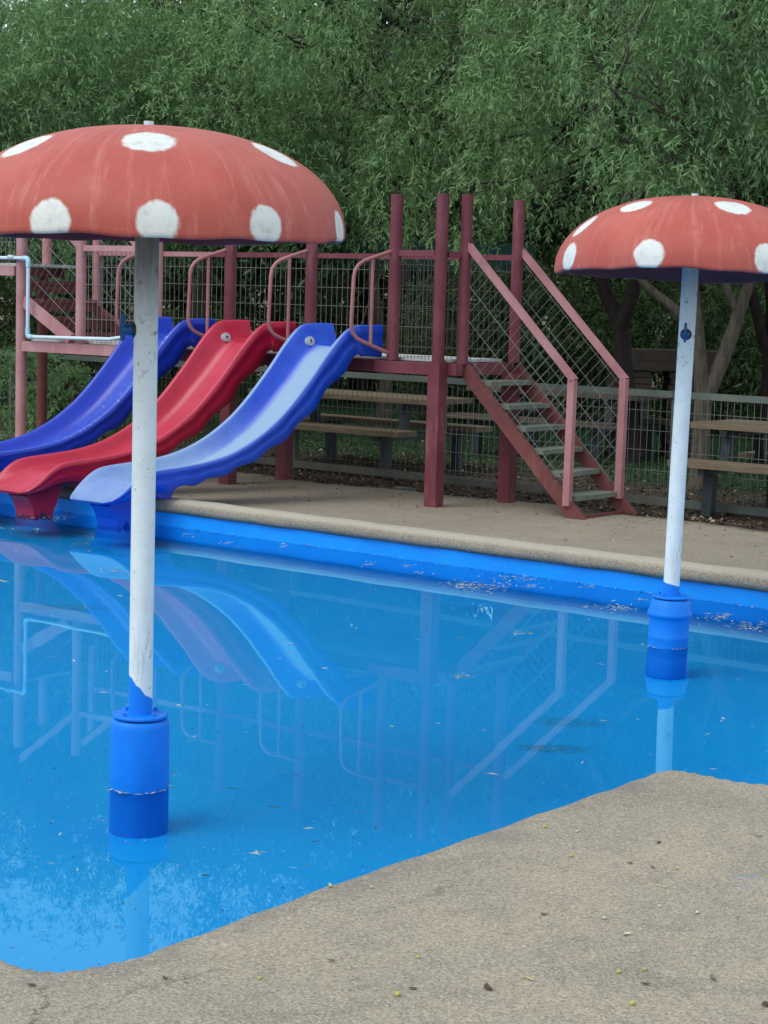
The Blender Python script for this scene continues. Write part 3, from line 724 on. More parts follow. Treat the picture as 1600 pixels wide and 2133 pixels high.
    ax = (UU * .93 + ZZ * .30 - VV * .25).normalized(); wp = wp + ax * .012
    wsh = part(MB().lathe([(.0005, .004), (.011, .004), (.013, .009), (.020, .009), (.023, .004), (.040, .003), (.042, .0), (.042, -.03)], wp, 28, axis=ax, smooth=False), 'washer', MAT['galv'], rt)
    part(MB().lathe([(.0005, .0075), (.0115, .0075), (.0115, .003)], wp, 18, axis=ax, smooth=False), 'bolt_hole', MAT['hole'], rt, wsh)
    # toothed foot under the lip
    foot = [(2.02, .30), (2.07, .18), (2.10, .10), (2.125, .04), (2.14, -.035), (2.172, -.035), (2.19, .015), (2.205, .04), (2.225, .04), (2.24, .015), (2.262, -.035), (2.295, -.035), (2.31, .06), (2.34, .13), (2.37, .165), (2.34, .20), (2.28, .26), (2.15, .29)]
    poly = [base + sk * s - side * .11 + ZZ * z for s, z in foot]
    part(MB().prism(poly, side * .22), 'foot', m, rt)
    # moulded support rib further up, resting on the coping
    rib = [(1.80, .36), (1.86, .222), (1.95, .222), (2.02, .262), (2.06, .34)]
    part(MB().prism([base + sk * s - side * .15 + ZZ * z for s, z in rib], side * .30), 'support_rib', m, rt)
    return rt
slide(-.87, .0, MAT['slide_faded'], 'blue slide nearest the stairs, its chute chalked almost white by wear', True)
slide(-1.83, .0, MAT['slide_red'], 'red slide in the middle between the two blue ones', False)
slide(-2.78, .0, MAT['slide_blue'], 'deep blue slide on the far side of the red one, scratched along its rim', False)

# ------------------------------------------------------------------ perimeter fence
def FB(a): return 1.70 - .036 * a
root = thing('perimeter_fence', W(0, FB(0), GZ), 'low grey green wire mesh fence running behind the slide platform', 'fence')
segs = [(-9.5, -7.45), (-7.45, -5.4), (-5.4, -3.05), (-3.05, -.62), (-.62, .93), (.93, 1.17), (1.17, 3.4), (3.4, 5.6)]
for a in (-9.5, -7.45, -5.4, -3.05, -1.2, 1.32, 3.4, 5.6):
    P_(MB().box(W(a, FB(a) + .03, (GRZ + 1.12) / 2), UU * .025, VV * .025, ZZ * (1.12 - GRZ) / 2), 'fence_post', 'fence')
cuts = [-9.5, -7.45, -5.4, -3.05, -1.2, 1.32, 3.4, 5.6]
for a0, a1 in zip(cuts[:-1], cuts[1:]):
    P_(MB().beam(W(a0 + .003, FB(a0), 1.118), W(a1 - .003, FB(a1), 1.118), .045, .055), 'top_rail', 'fence')
    P_(MB().beam(W(a0 + .003, FB(a0), .19), W(a1 - .003, FB(a1), .19), .04, .07), 'bottom_rail', 'fence_dark' if a1 < 1.4 else 'fence')
    ex = (W(a1, FB(a1)) - W(a0, FB(a0))); L = ex.length; ex.normalize()
    P_(wires(W(a0, FB(a0) - .012, 0), ex, ZZ, [(0.01, .22), (L - .01, .22), (L - .01, 1.09), (.01, 1.09)], 0.0625, .172, .0021, jitter=.002), 'mesh_panel', 'wire' if a1 > -.7 else 'wiredark')
# concrete kerb remains by the fence
tag(MB().beam(W(-1.2, 1.08, .14), W(-.95, 1.03, .145), .08, .03).build('concrete_scrap', MAT['concrete_far'], loc=W(-1.1, 1.05, .13)), 'pale flat scrap of concrete lying at the edge of the leaf litter', 'concrete scrap')

# ------------------------------------------------------------------ picnic tables
def picnic(o, ax, L, label, m, z0=GRZ):
    ax = Vector(ax).normalized(); cr_ = ZZ.cross(ax).normalized(); o = Vector(o); o.z = z0
    rt = thing('picnic_table', o, label, 'picnic table', 'picnic tables behind the fence')
    def q(l, c, z): return o + ax * l + cr_ * c + ZZ * z
    for k in range(5):
        part(MB().box(q(0, -.32 + .16 * k, .745 + random.uniform(-.003, .003)), ax * L / 2, cr_ * .075, ZZ * .025), 'plank', MAT[m], rt)
    for c in (-.66, .66):
        for d in (-.085, .085):
            part(MB().box(q(0, c + d * .95, .445), ax * L / 2 * .98, cr_ * .075, ZZ * .026), 'bench_plank', MAT[m], rt)
    for e in (-1, 1):
        l = e * (L / 2 - .32)
        part(MB().beam(q(l, -.42, .69), q(l, .42, .69), .06, .05), 'top_support', MAT['black_steel'], rt)
        part(MB().beam(q(l, -.78, .39), q(l, .78, .39), .06, .055), 'bench_support', MAT['black_steel'], rt)
        for c in (-1, 1):
            part(MB().beam(q(l, c * .30, .665), q(l, c * .34, .42), .08, .08, up=ax), 'leg', MAT['black_steel'], rt)
            part(MB().beam(q(l, c * .60, .36), q(l, c * .62, 0.0), .09, .09, up=ax), 'leg', MAT['black_steel'], rt)
    return rt
# left table: bench near end at a=-1.56,b=1.83 ; far bench at b=3.18
picnic(W(-1.62 - 1.15, 2.50), UU, 2.3, 'weathered picnic table seen between the middle slides and the stair', 'tablewood')
picnic(W(1.52 + 1.15, 1.98), UU, 2.3, 'warm brown picnic table at the right edge behind the farther mushroom pole', 'tablewood')
picnic(W(-2.2, 5.6), UU, 2.2, 'greyed picnic table further back in the shade under the trees', 'tablewood_grey')
# ------------------------------------------------------------------ brick barbecue
bo = Vector((3.15, 22.0, GRZ)); rt = thing('brick_barbecue', bo, 'dark brick barbecue with a thick slab standing under the trees on the right', 'barbecue')
Xh = Vector((1, 0, 0)); Yh = Vector((0, 1, 0))
part(MB().box(bo + ZZ * 1.06, Xh * .62, Yh * .35, ZZ * .05), 'slab', MAT['brick'], rt)
me_ = None
for side_ in (-.33, .33):
    for r_ in range(13):
        for c_ in range(2):
            cx = side_ + (c_ - .5) * .225
            if me_ is None:
                o = part(MB().box(bo + Xh * cx + ZZ * (.04 + r_ * .077), Xh * .108, Yh * .3, ZZ * .034), 'brick', MAT['brick'], rt); me_ = (o.data, Vector((cx, 0, .04 + r_ * .077)))
            else:
                o = bpy.data.objects.new('brick', me_[0]); COL.objects.link(o); o.parent = rt
                o.location = Vector((cx + (.05 if r_ % 2 else 0) * .3 + random.uniform(-.004, .004), random.uniform(-.006, .006), .04 + r_ * .077)) - me_[1]
part(MB().box(bo + ZZ * 1.18 + Xh * .25, Xh * .55, Yh * .3, ZZ * .065), 'hood', MAT['brick'], rt)
# shade shelter and pale wall beyond the trees
so_ = Vector((.1, 29, GRZ)); rt = thing('shade_shelter', so_, 'dark green shade cloth shelter hidden among the trunks', 'shelter')
for x in (-1.9, .2, 2.0): part(MB().tube([so_ + Xh * x, so_ + Xh * x + ZZ * 2.7], .04, 10), 'post', MAT['black_steel'], rt)
mb = MB(); 
mb.box(so_ + ZZ * 2.62 + Yh * 1.2, Xh * 2.1, Yh * 1.4, ZZ * .02); mb.box(so_ + ZZ * 2.42 + Yh * -.22, Xh * 2.1, Yh * .012, ZZ * .2)
part(mb, 'canopy', MAT['shadecloth'], rt)
wo_ = Vector((0, 41, GRZ)); rt = thing('boundary_wall', wo_, 'pale rendered wall glimpsed through the trees at the back', 'wall')
for k in range(9):
    part(MB().box(wo_ + Xh * (-12 + 3 * k) + ZZ * .95, Xh * 1.42, Yh * .08, ZZ * .95), 'wall_panel', MAT['palewall'], rt)
    part(MB().box(wo_ + Xh * (-10.5 + 3 * k) + ZZ * 1.0, Xh * .075, Yh * .12, ZZ * 1.0), 'pier', MAT['palewall'], rt)

# ------------------------------------------------------------------ foliage
def leaf_material(name, c1, c2, c3, trans=.35):
    t = NT(name); a = t.attr('tint')
    col = t.mix(t.ramp(a, 0, .55), c1, c2); col = t.mix(t.ramp(a, .8, 1.0), col, c3)
    d = t.n('ShaderNodeBsdfPrincipled'); t.l(col, d.inputs['Base Color']); d.inputs['Roughness'].default_value = .55; d.inputs['Specular IOR Level'].default_value = .2
    tr_ = t.n('ShaderNodeBsdfTranslucent'); t.l(t.mix(.5, col, (.12, .20, .03)), tr_.inputs[0])
    mx = t.n('ShaderNodeMixShader'); mx.inputs[0].default_value = trans
    t.l(d.outputs[0], mx.inputs[1]); t.l(tr_.outputs[0], mx.inputs[2]); t.l(mx.outputs[0], t.out.inputs[0]); return t.m
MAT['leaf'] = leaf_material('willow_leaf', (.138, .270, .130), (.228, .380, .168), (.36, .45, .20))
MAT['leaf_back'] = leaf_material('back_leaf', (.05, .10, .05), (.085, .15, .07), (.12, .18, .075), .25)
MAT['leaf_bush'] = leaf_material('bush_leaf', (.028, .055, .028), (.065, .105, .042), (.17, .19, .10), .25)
def unit(v): return v / np.maximum(np.linalg.norm(v, axis=-1, keepdims=True), 1e-9)
def foliage_mesh(name, blobs, n, K, leafL, leafW, rng, sprayL=.45, surf=.11, droop=.8, zmin=None, lump=.22):
    bl = np.array(blobs, float); vol = (bl[:, 3] * bl[:, 4] * bl[:, 5]) ** (2 / 3.); idx = rng.choice(len(bl), n, p=vol / vol.sum())
    d = unit(rng.normal(size=(n, 3)))
    rr = 1 - np.abs(rng.normal(0, surf, n)) + lump * (np.sin(d[:, 0] * 7 + idx * 2.1) * np.sin(d[:, 1] * 8 + idx) * np.sin(d[:, 2] * 9 + idx * 1.3))
    c = bl[idx, :3]; r = bl[idx, 3:6]; p = c + d * r * rr[:, None]
    keep = np.ones(n, bool)
    for j in range(len(bl)):
        q = np.linalg.norm((p - bl[j, :3]) / bl[j, 3:6], axis=1); keep &= ~((q < .62) & (idx != j))
    if zmin is not None: keep &= p[:, 2] > zmin
    p = p[keep]; d = d[keep]; n = len(p)
    out = unit(d * .8 + rng.normal(0, .45, (n, 3)) + np.array([0, 0, -.25]))
    L = sprayL * rng.uniform(.5, 1.3, n)
    tt = (np.arange(K) + rng.uniform(0, 1, (n, K))) / K                    # n,K
    bp_ = p[:, None, :] + out[:, None, :] * (tt * L[:, None])[..., None]; bp_[..., 2] -= droop * .6 * (tt ** 2) * L[:, None]
    tang = unit(out[:, None, :] + np.stack([np.zeros_like(tt), np.zeros_like(tt), -droop * 1.3 * tt], -1))
    ld = unit(tang * .55 + rng.normal(0, .62, (n, K, 3)) + np.array([0, 0, -.42]))
    l = leafL * rng.uniform(.55, 1.25, (n, K)); w = leafW * rng.uniform(.7, 1.25, (n, K))
    sdv = unit(np.cross(ld, unit(rng.normal(size=(n, K, 3))))); nr = np.cross(sdv, ld)
    curl = unit(nr + sdv * rng.uniform(-1, 1, (n, K, 1))) * rng.uniform(.1, .42, (n, K, 1)) * np.where(rng.random((n, K, 1)) < .5, -1, 1)
    B = bp_.reshape(-1, 3); D = (ld * l[..., None]).reshape(-1, 3); S = (sdv * w[..., None]).reshape(-1, 3) * .5; Cc = (curl * l[..., None]).reshape(-1, 3); m = len(B)
    V = np.empty((m, 6, 3), np.float32)
    V[:, 0] = B; m1 = B + D * .35 + Cc * .55; m2 = B + D * .70 + Cc * .75
    V[:, 1] = m1 - S; V[:, 2] = m1 + S; V[:, 3] = m2 + S * .8; V[:, 4] = m2 - S * .8; V[:, 5] = B + D + Cc * .25
    tint = np.repeat(np.clip(rng.uniform(0, 1, n)[:, None] * .6 + rng.uniform(0, .42, (n, K)), 0, 1).reshape(-1), 6).astype(np.float32)
    base = (np.arange(m) * 6)[:, None]
    loops = np.concatenate([base + np.array([0, 2, 1]), base + np.array([1, 2, 3, 4]), base + np.array([4, 3, 5])], 1).reshape(-1).astype(np.int32)
    lt = np.tile(np.array([3, 4, 3], np.int32), m); ls = np.concatenate([[0], np.cumsum(lt)[:-1]]).astype(np.int32)
    me = bpy.data.meshes.new(name); me.vertices.add(m * 6); me.vertices.foreach_set('co', V.reshape(-1))
    me.loops.add(len(loops)); me.loops.foreach_set('vertex_index', loops); me.polygons.add(len(lt)); me.polygons.foreach_set('loop_start', ls); me.polygons.foreach_set('loop_total', lt)
    at = me.attributes.new('tint', 'FLOAT', 'POINT'); at.data.foreach_set('value', tint)
    me.update(calc_edges=True); return me
def branch(mb, p0, d, L, r, depth, rng):
    d = Vector(d).normalized(); pts = [Vector(p0)]; rs = [r]; n = 6; cur = Vector(p0)
    for i in range(n):
        d = (d + Vector((rng.normal(0, .16), rng.normal(0, .16), rng.normal(.02, .12)))).normalized(); cur = cur + d * L / n; pts.append(cur.copy()); rs.append(r * (1 - .72 * (i + 1) / n))
    mb.tube(pts, rs, 7, caps=False)
    if depth > 0:
        for k in range(3):
            i = rng.integers(2, n); dd = (d + Vector((rng.normal(0, .7), rng.normal(0, .7), rng.normal(.1, .45)))).normalized()
            branch(mb, pts[i], dd, L * .62, rs[i] * .75, depth - 1, rng)
def tree(label, stems, blobs, n, K=11, lL=.10, lW=.017, mt='leaf', bk='bark', seed=1, name='willow_tree', cat='tree', group='trees behind the pool', branches=10, lumps=0, airy=None, **kw):
    rng = np.random.default_rng(seed); b0 = Vector(stems[0][0][0]); b0.z = GRZ
    rt = thing(name, b0, label, cat, group)
    mb = MB()
    for pts, r0_, r1_ in stems:
        P = catmull(pts, 4); m = len(P)
        rr = [r0_ + (r1_ - r0_) * i / (m - 1) for i in range(m)]
        if pts[0][2] < .3: rr[0] *= 1.35; rr[1] *= 1.12
        mb.tube([Vector(p) for p in P], rr, 12, caps=False)
    tops = [Vector(s[0][-1]) for s in stems]
    for k in range(branches):
        bb_ = blobs[rng.integers(len(blobs))]; st_ = tops[rng.integers(len(tops))]
        tgt = Vector((bb_[0] + rng.normal(0, .4) * bb_[3], bb_[1] + rng.normal(0, .4) * bb_[4], bb_[2] + rng.normal(0, .3) * bb_[5]))
        branch(mb, st_, tgt - st_, (tgt - st_).length * 1.0, .045, 2, rng)
    part(mb, 'trunk', MAT[bk], rt)
    if lumps:
        nb = []
        for (x, y, z, rx, ry, rz) in blobs:
            nb.append((x, y + ry * .25, z, rx * .60, ry * .55, rz * .60))
            for q in range(lumps):
                dv = unit(rng.normal(size=3) + np.array([0, -.7, .15])); f = rng.uniform(.24, .46)
                nb.append((x + dv[0] * rx * .92, y + dv[1] * ry * .85, z + dv[2] * rz * .92, rx * f, ry * f, rz * f * 1.1))
        blobs = nb
    me = foliage_mesh('crown', [(x - b0.x, y - b0.y, z - b0.z, rx, ry, rz) for x, y, z, rx, ry, rz in blobs], n, K, lL, lW, rng, **kw)
    me.materials.append(MAT[mt]); o = bpy.data.objects.new('crown', me); COL.objects.link(o); o.parent = rt
    if airy:
        me = foliage_mesh('crown', [(x - b0.x, y - b0.y, z - b0.z, rx, ry, rz) for x, y, z, rx, ry, rz in airy[0]], airy[1], K, lL, lW, rng, surf=.5)
        me.materials.append(MAT[mt]); o = bpy.data.objects.new('crown_top', me); COL.objects.link(o); o.parent = rt
    return rt
G = GRZ - .02
# front row of willows
tree('curly willow behind the platform posts with a thin S shaped trunk', [([(-.04, 25, G), (-.03, 25, 1.0), (-.13, 25, 1.4), (-.24, 25, 2.2), (-.32, 24.9, 2.9), (-.2, 24.6, 4.2)], .095, .05), ([(-.06, 25, 1.1), (.12, 24.8, 2.0), (.35, 24.6, 3.0)], .05, .03)],
     [(-.4, 22.6, 5.2, 1.9, 1.7, 2.0), (.7, 22.0, 4.2, 1.3, 1.3, 1.5), (-.2, 23.4, 7.6, 2.2, 1.8, 1.9), (.55, 21.2, 3.5, .75, .7, .95), (1.4, 22.0, 5.8, 1.5, 1.5, 1.6)], 9300, seed=11, lL=.092, lW=.0165, lumps=10, sprayL=.26)
tree('willow filling the upper left above the nearer mushroom cap', [([(-2.6, 25.6, G), (-2.65, 25.6, 1.3), (-2.5, 25.4, 2.6), (-2.7, 25.2, 4.4)], .13, .06)],
     [(-2.6, 23.8, 4.1, 2.0, 1.7, 1.3), (-1.5, 23.0, 3.9, 1.3, 1.2, 1.2), (-3.3, 24.2, 4.4, 1.6, 1.2, .9), (-3.7, 23.0, 3.9, 1.3, 1.2, 1.4)], 7600, seed=12, lL=.092, lW=.0165, lumps=10, sprayL=.26, airy=([(-2.6, 24.4, 5.9, 2.0, .5, 1.0), (-1.0, 24.8, 7.0, 1.3, .5, 1.3)], 500))
tree('willow at the left edge behind the tower stair', [([(-5.6, 24.6, G), (-5.5, 24.6, 1.5), (-5.2, 24.5, 3.0), (-5.2, 24.3, 4.6)], .14, .06)],
     [(-5.1, 23.5, 4.0, 1.8, 1.6, 1.3), (-4.4, 22.8, 3.2, 1.1, 1.1, 1.1), (-6.6, 23.6, 3.9, 1.5, 1.5, 1.4)], 5200, seed=13, lL=.092, lW=.0165, lumps=10, sprayL=.26, airy=([(-5.2, 24.2, 5.8, 1.9, .5, .9), (-3.9, 24.2, 6.0, 1.4, .5, 1.0)], 480))
tree('dark forked willow between the stair rail and the farther mushroom', [([(2.70, 21, G), (2.70, 21, .7), (2.64, 21, 1.1), (2.56, 21, 1.69), (2.36, 21, 2.1), (2.2, 20.9, 3.0), (2.3, 20.8, 4.0)], .135, .05), ([(2.57, 21, 1.60), (2.68, 20.9, 2.0), (2.76, 20.9, 2.4), (3.1, 20.8, 3.6)], .10, .045)],
     [(1.9, 19.8, 5.0, 1.6, 1.4, 1.8), (1.5, 19.2, 3.9, .95, .8, 1.0), (2.6, 20.2, 7.1, 2.0, 1.7, 1.8), (2.6, 19.3, 3.9, .9, .8, 1.0)], 7400, seed=14, bk='bark_dark', lL=.088, lW=.0155, lumps=10, sprayL=.26)
tree('pale barked willow forking behind the farther mushroom pole', [([(3.03, 18, G), (3.03, 18, .6), (3.03, 18, 1.0), (3.0, 18, 1.25), (2.94, 18, 1.7), (2.88, 18, 2.2), (2.9, 17.9, 3.4)], .10, .045), ([(3.03, 18, .95), (3.15, 18, 1.25), (3.27, 18, 1.6), (3.35, 18, 1.9), (3.47, 18, 2.3), (3.7, 17.8, 3.4)], .085, .045),
      ([(2.96, 18, 1.62), (2.72, 18, 1.85), (2.40, 18, 2.10), (2.1, 17.9, 2.5)], .055, .03), ([(3.32, 18, 1.84), (3.2, 18, 2.1), (3.15, 18, 2.6)], .045, .03)],
     [(3.0, 17.4, 4.6, 1.5, 1.2, 1.6), (3.9, 17.3, 3.9, 1.2, 1.1, 1.2), (2.6, 17.0, 3.3, .75, .6, .55), (3.4, 17.8, 6.6, 1.7, 1.5, 1.5)], 9000, seed=15, lL=.082, lW=.0145, lumps=10, sprayL=.26)
tree('dark trunked tree at the far right edge', [([(4.35, 21.5, G), (4.4, 21.5, 1.5), (4.3, 21.4, 3.0), (4.5, 21.2, 4.5)], .13, .05), ([(4.38, 21.5, 1.2), (4.0, 21.4, 2.4), (3.8, 21.3, 3.4)], .07, .04)],
     [(4.6, 20.6, 4.9, 1.9, 1.5, 2.0), (5.6, 20.8, 6.6, 2.2, 1.8, 1.9), (4.9, 19.6, 3.5, 1.0, .9, .8)], 4400, seed=16, bk='bark_dark', lL=.088, lW=.0155, lumps=10, sprayL=.26)
# second row, denser and darker
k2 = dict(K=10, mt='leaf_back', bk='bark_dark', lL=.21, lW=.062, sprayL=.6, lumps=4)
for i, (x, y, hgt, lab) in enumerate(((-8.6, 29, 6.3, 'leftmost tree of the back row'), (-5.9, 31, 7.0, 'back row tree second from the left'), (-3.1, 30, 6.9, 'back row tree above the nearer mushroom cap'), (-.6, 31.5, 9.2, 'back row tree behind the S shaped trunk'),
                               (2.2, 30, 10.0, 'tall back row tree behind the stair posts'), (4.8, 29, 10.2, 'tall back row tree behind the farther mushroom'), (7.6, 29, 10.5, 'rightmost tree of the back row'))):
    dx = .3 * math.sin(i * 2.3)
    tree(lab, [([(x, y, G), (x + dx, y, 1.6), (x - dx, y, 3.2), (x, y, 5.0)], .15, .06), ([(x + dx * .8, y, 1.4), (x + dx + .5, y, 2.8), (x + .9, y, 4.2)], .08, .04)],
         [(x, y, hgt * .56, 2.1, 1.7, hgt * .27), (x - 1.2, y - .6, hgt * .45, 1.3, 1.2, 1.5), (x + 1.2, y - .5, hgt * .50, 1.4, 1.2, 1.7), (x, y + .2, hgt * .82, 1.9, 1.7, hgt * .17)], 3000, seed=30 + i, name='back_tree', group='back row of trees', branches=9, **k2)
# under-storey bushes that close the view below the crowns
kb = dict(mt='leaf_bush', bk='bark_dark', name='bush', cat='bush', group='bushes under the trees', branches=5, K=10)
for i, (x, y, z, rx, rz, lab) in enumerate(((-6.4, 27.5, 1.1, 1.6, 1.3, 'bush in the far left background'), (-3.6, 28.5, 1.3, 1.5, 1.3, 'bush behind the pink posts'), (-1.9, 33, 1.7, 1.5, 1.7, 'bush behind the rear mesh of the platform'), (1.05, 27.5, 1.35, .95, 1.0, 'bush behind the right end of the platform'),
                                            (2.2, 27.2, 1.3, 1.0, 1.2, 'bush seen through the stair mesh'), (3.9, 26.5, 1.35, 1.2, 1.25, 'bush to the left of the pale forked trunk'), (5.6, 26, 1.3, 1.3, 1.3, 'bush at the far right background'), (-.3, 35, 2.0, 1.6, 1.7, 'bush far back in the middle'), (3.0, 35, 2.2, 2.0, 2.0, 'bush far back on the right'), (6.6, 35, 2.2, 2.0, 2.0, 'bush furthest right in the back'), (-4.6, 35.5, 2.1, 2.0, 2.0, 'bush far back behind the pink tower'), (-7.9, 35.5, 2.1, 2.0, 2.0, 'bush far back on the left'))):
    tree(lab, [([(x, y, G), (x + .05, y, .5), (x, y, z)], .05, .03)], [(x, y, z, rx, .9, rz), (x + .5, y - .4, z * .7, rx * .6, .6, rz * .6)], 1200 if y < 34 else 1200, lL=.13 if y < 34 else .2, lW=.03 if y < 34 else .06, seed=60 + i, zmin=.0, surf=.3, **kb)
# woodland that closes the far background
rngw = np.random.default_rng(77)
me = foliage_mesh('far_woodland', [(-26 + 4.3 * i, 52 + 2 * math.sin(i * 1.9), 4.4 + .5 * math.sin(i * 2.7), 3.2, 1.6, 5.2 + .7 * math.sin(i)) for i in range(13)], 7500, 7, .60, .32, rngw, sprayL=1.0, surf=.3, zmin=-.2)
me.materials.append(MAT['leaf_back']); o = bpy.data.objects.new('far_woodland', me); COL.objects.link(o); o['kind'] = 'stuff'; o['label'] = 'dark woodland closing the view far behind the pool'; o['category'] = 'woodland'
# climbing shrub on the fence at the left
for (x, y, s, lab) in ((-3.95, 20.9, 1.0, 'leafy shrub pressing against the fence left of the pink post'), (-3.45, 20.4, .8, 'low leafy shrub between the pink and the rust red posts')):
    tree(lab, [([(x, y, G), (x + .04, y, .5), (x, y, .9)], .02, .01)], [(x, y, .62 * s + .1, .42 * s, .3, .5 * s), (x + .22, y, .42, .3, .25, .3)], 420, lL=.085, lW=.018, K=9, seed=81 + int(s * 9), mt='leaf', bk='bark', name='shrub', cat='shrub', group='shrubs at the fence', branches=3, zmin=-.0, sprayL=.25)

# ------------------------------------------------------------------ loose leaves
def leaves_mesh(name, pts, L, Wd, rng, flat=.25, z_up=.004):
    n = len(pts); P = np.array(pts, float); an = rng.uniform(0, 2 * np.pi, n); d = np.stack([np.cos(an), np.sin(an), rng.normal(0, flat, n)], 1); d = unit(d)
    s = unit(np.stack([-np.sin(an), np.cos(an), rng.normal(0, flat, n)], 1)); l = (L * rng.uniform(.5, 1.3, n))[:, None]; w = (Wd * rng.uniform(.6, 1.3, n))[:, None]
    up = np.array([0, 0, 1.0]) * l * rng.uniform(.0, flat, (n, 1))
    V = np.stack([P - d * l / 2, P + s * w / 2 + up, P + d * l / 2, P - s * w / 2 + up * .6], 1).astype(np.float32); V[:, :, 2] = np.maximum(V[:, :, 2], P[:, None, 2] - .001) + z_up
    me = bpy.data.meshes.new(name); base = (np.arange(n) * 4)[:, None]
    loops = np.concatenate([base + np.array([0, 1, 2]), base + np.array([0, 2, 3])], 1).reshape(-1).astype(np.int32)
    me.vertices.add(n * 4); me.vertices.foreach_set('co', V.reshape(-1)); me.loops.add(n * 6); me.loops.foreach_set('vertex_index', loops)
    me.polygons.add(n * 2); me.polygons.foreach_set('loop_start', np.arange(0, n * 6, 3, dtype=np.int32)); me.polygons.foreach_set('loop_total', np.full(n * 2, 3, np.int32))
    at = me.attributes.new('tint', 'FLOAT', 'POINT'); at.data.foreach_set('value', np.repeat(rng.random(n), 4).astype(np.float32)); me.update(calc_edges=True); return me
def litter_mat(name, a, b, c):
    t = NT(name); k = t.attr('tint'); col = t.mix(t.ramp(k, .2, .7), a, b); col = t.mix(t.ramp(k, .86, .95), col, c); return t.bsdf(col, .8, spec=.3)
MAT['litter'] = litter_mat('litter', (.04, .028, .02), (.13, .095, .062), (.36, .30, .22))
MAT['float'] = litter_mat('floating_bits', (.28, .33, .27), (.50, .51, .40), (.12, .16, .05))
MAT['sunk'] = litter_mat('sunken_bits', (.03, .10, .20), (.40, .60, .72), (.55, .70, .75))
MAT['grass'] = litter_mat('grass_blades', (.012, .04, .015), (.03, .08, .026), (.06, .10, .04))
def stuff(me, m, name, label, cat):
    o = bpy.data.objects.new(name, me); COL.objects.link(o); me.materials.append(m); o['kind'] = 'stuff'; o['label'] = label; o['category'] = cat; return o
rng = np.random.default_rng(5)
def band(n, a0, a1, b0, b1, pw=1.0):
    a = rng.uniform(a0, a1, n); b = b0 + (b1 - b0) * rng.random(n) ** pw
    return [tuple(W(x, y, GRZ)) for x, y in zip(a, b)]
stuff(leaves_mesh('leaf_litter', band(15000, -9, 5.5, .93, 6.5, 1.5), .05, .017, rng, .5), MAT['litter'], 'leaf_litter', 'brown dry leaf litter on the soil under the fence', 'leaf litter')
pts = []
for _ in range(420):
    a = rng.uniform(-3.5, 4.2); b = .9 - abs(rng.normal(0, .75)); 
    if b > -1.5: pts.append(tuple(W(a, b, GZ)))
stuff(leaves_mesh('deck_leaves', pts, .035, .010, rng, .3, .002), litter_mat('deck_litter', (.10, .07, .045), (.35, .29, .2), (.62, .56, .42)), 'deck_leaves', 'tiny dry leaf bits scattered on the far deck', 'leaf bits')
# grass blades
n = 22000; a = rng.uniform(-9, 7, n); b = rng.uniform(3.2, 12, n); P = np.array([tuple(W(x, y, GRZ)) for x, y in zip(a, b)])
an = rng.uniform(0, 6.28, n); hh = rng.uniform(.03, .09, n); s = np.stack([np.cos(an), np.sin(an), np.zeros(n)], 1) * .006; lean = np.stack([rng.normal(0, .03, n), rng.normal(0, .03, n), hh], 1)
V = np.stack([P - s, P + s, P + lean], 1).astype(np.float32); me = bpy.data.meshes.new('grass'); me.vertices.add(n * 3); me.vertices.foreach_set('co', V.reshape(-1)); me.loops.add(n * 3); me.loops.foreach_set('vertex_index', np.arange(n * 3, dtype=np.int32))
me.polygons.add(n); me.polygons.foreach_set('loop_start', np.arange(0, n * 3, 3, dtype=np.int32)); me.polygons.foreach_set('loop_total', np.full(n, 3, np.int32)); at = me.attributes.new('tint', 'FLOAT', 'POINT'); at.data.foreach_set('value', np.repeat(rng.random(n), 3).astype(np.float32)); me.update(calc_edges=True)
stuff(me, MAT['grass'], 'grass', 'dark green shaded grass beyond the fence', 'grass')
# floating debris: rafts near the far wall, sparse flecks elsewhere
pts = []
rafts = [(1000, 1222, 70, 12, 150), (960, 1218, 40, 7, 60), (1070, 1205, 60, 8, 60), (1105, 1222, 30, 5, 25), (875, 1195, 18, 6, 22), (1225, 1222, 18, 4, 14), (1150, 1190, 60, 5, 25), (1290, 1268, 45, 9, 80), (1225, 1265, 12, 3, 8), (1430, 1290, 35, 7, 35), (1500, 1285, 30, 9, 55), (1560, 1308, 60, 10, 90),
         (1085, 1321, 24, 4, 22), (965, 1410, 25, 4, 22), (110, 1078, 60, 6, 60), (45, 1072, 35, 4, 30), (245, 1190, 28, 5, 30), (75, 1103, 12, 5, 12), (25, 1100, 20, 4, 10), (395, 1115, 12, 5, 12), (470, 1132, 16, 5, 18), (490, 1142, 14, 3, 8), (585, 1138, 10, 5, 10), (770, 1175, 12, 4, 12), (850, 1178, 14, 4, 10), (1335, 1250, 20, 4, 12), (370, 1470, 8, 3, 6), (540, 1776, 10, 7, 8)]
for (x, y, rx, ry, k) in rafts:
    for _ in range(int(k * .8)): pts.append(tuple(onplane(x + rng.normal(0, rx * .5), y + rng.normal(0, ry * .5), 0)))
for _ in range(110): pts.append(tuple(onplane(rng.uniform(-50, 1650), 1130 + 700 * rng.random() ** 1.7, 0)))
for s in np.linspace(-5, 5.5, 260):
    if rng.random() < .62: pts.append(tuple(FL(s + rng.normal(0, .02), -abs(rng.normal(.008, .012)), 0)))
for (cx, cy, r_) in ((-.891, 6.886, .113), (1.582, 10.177, .113)):
    for _ in range(22):
        an_ = rng.uniform(0, 6.28); q = r_ + abs(rng.normal(0, .006)) + (.03 * rng.random() if abs(math.cos(an_)) > .93 else 0); pts.append((cx + q * math.cos(an_), cy + q * math.sin(an_), 0))
NCx = np.array([p.x for p in NC]); NCy = np.array([p.y for p in NC])
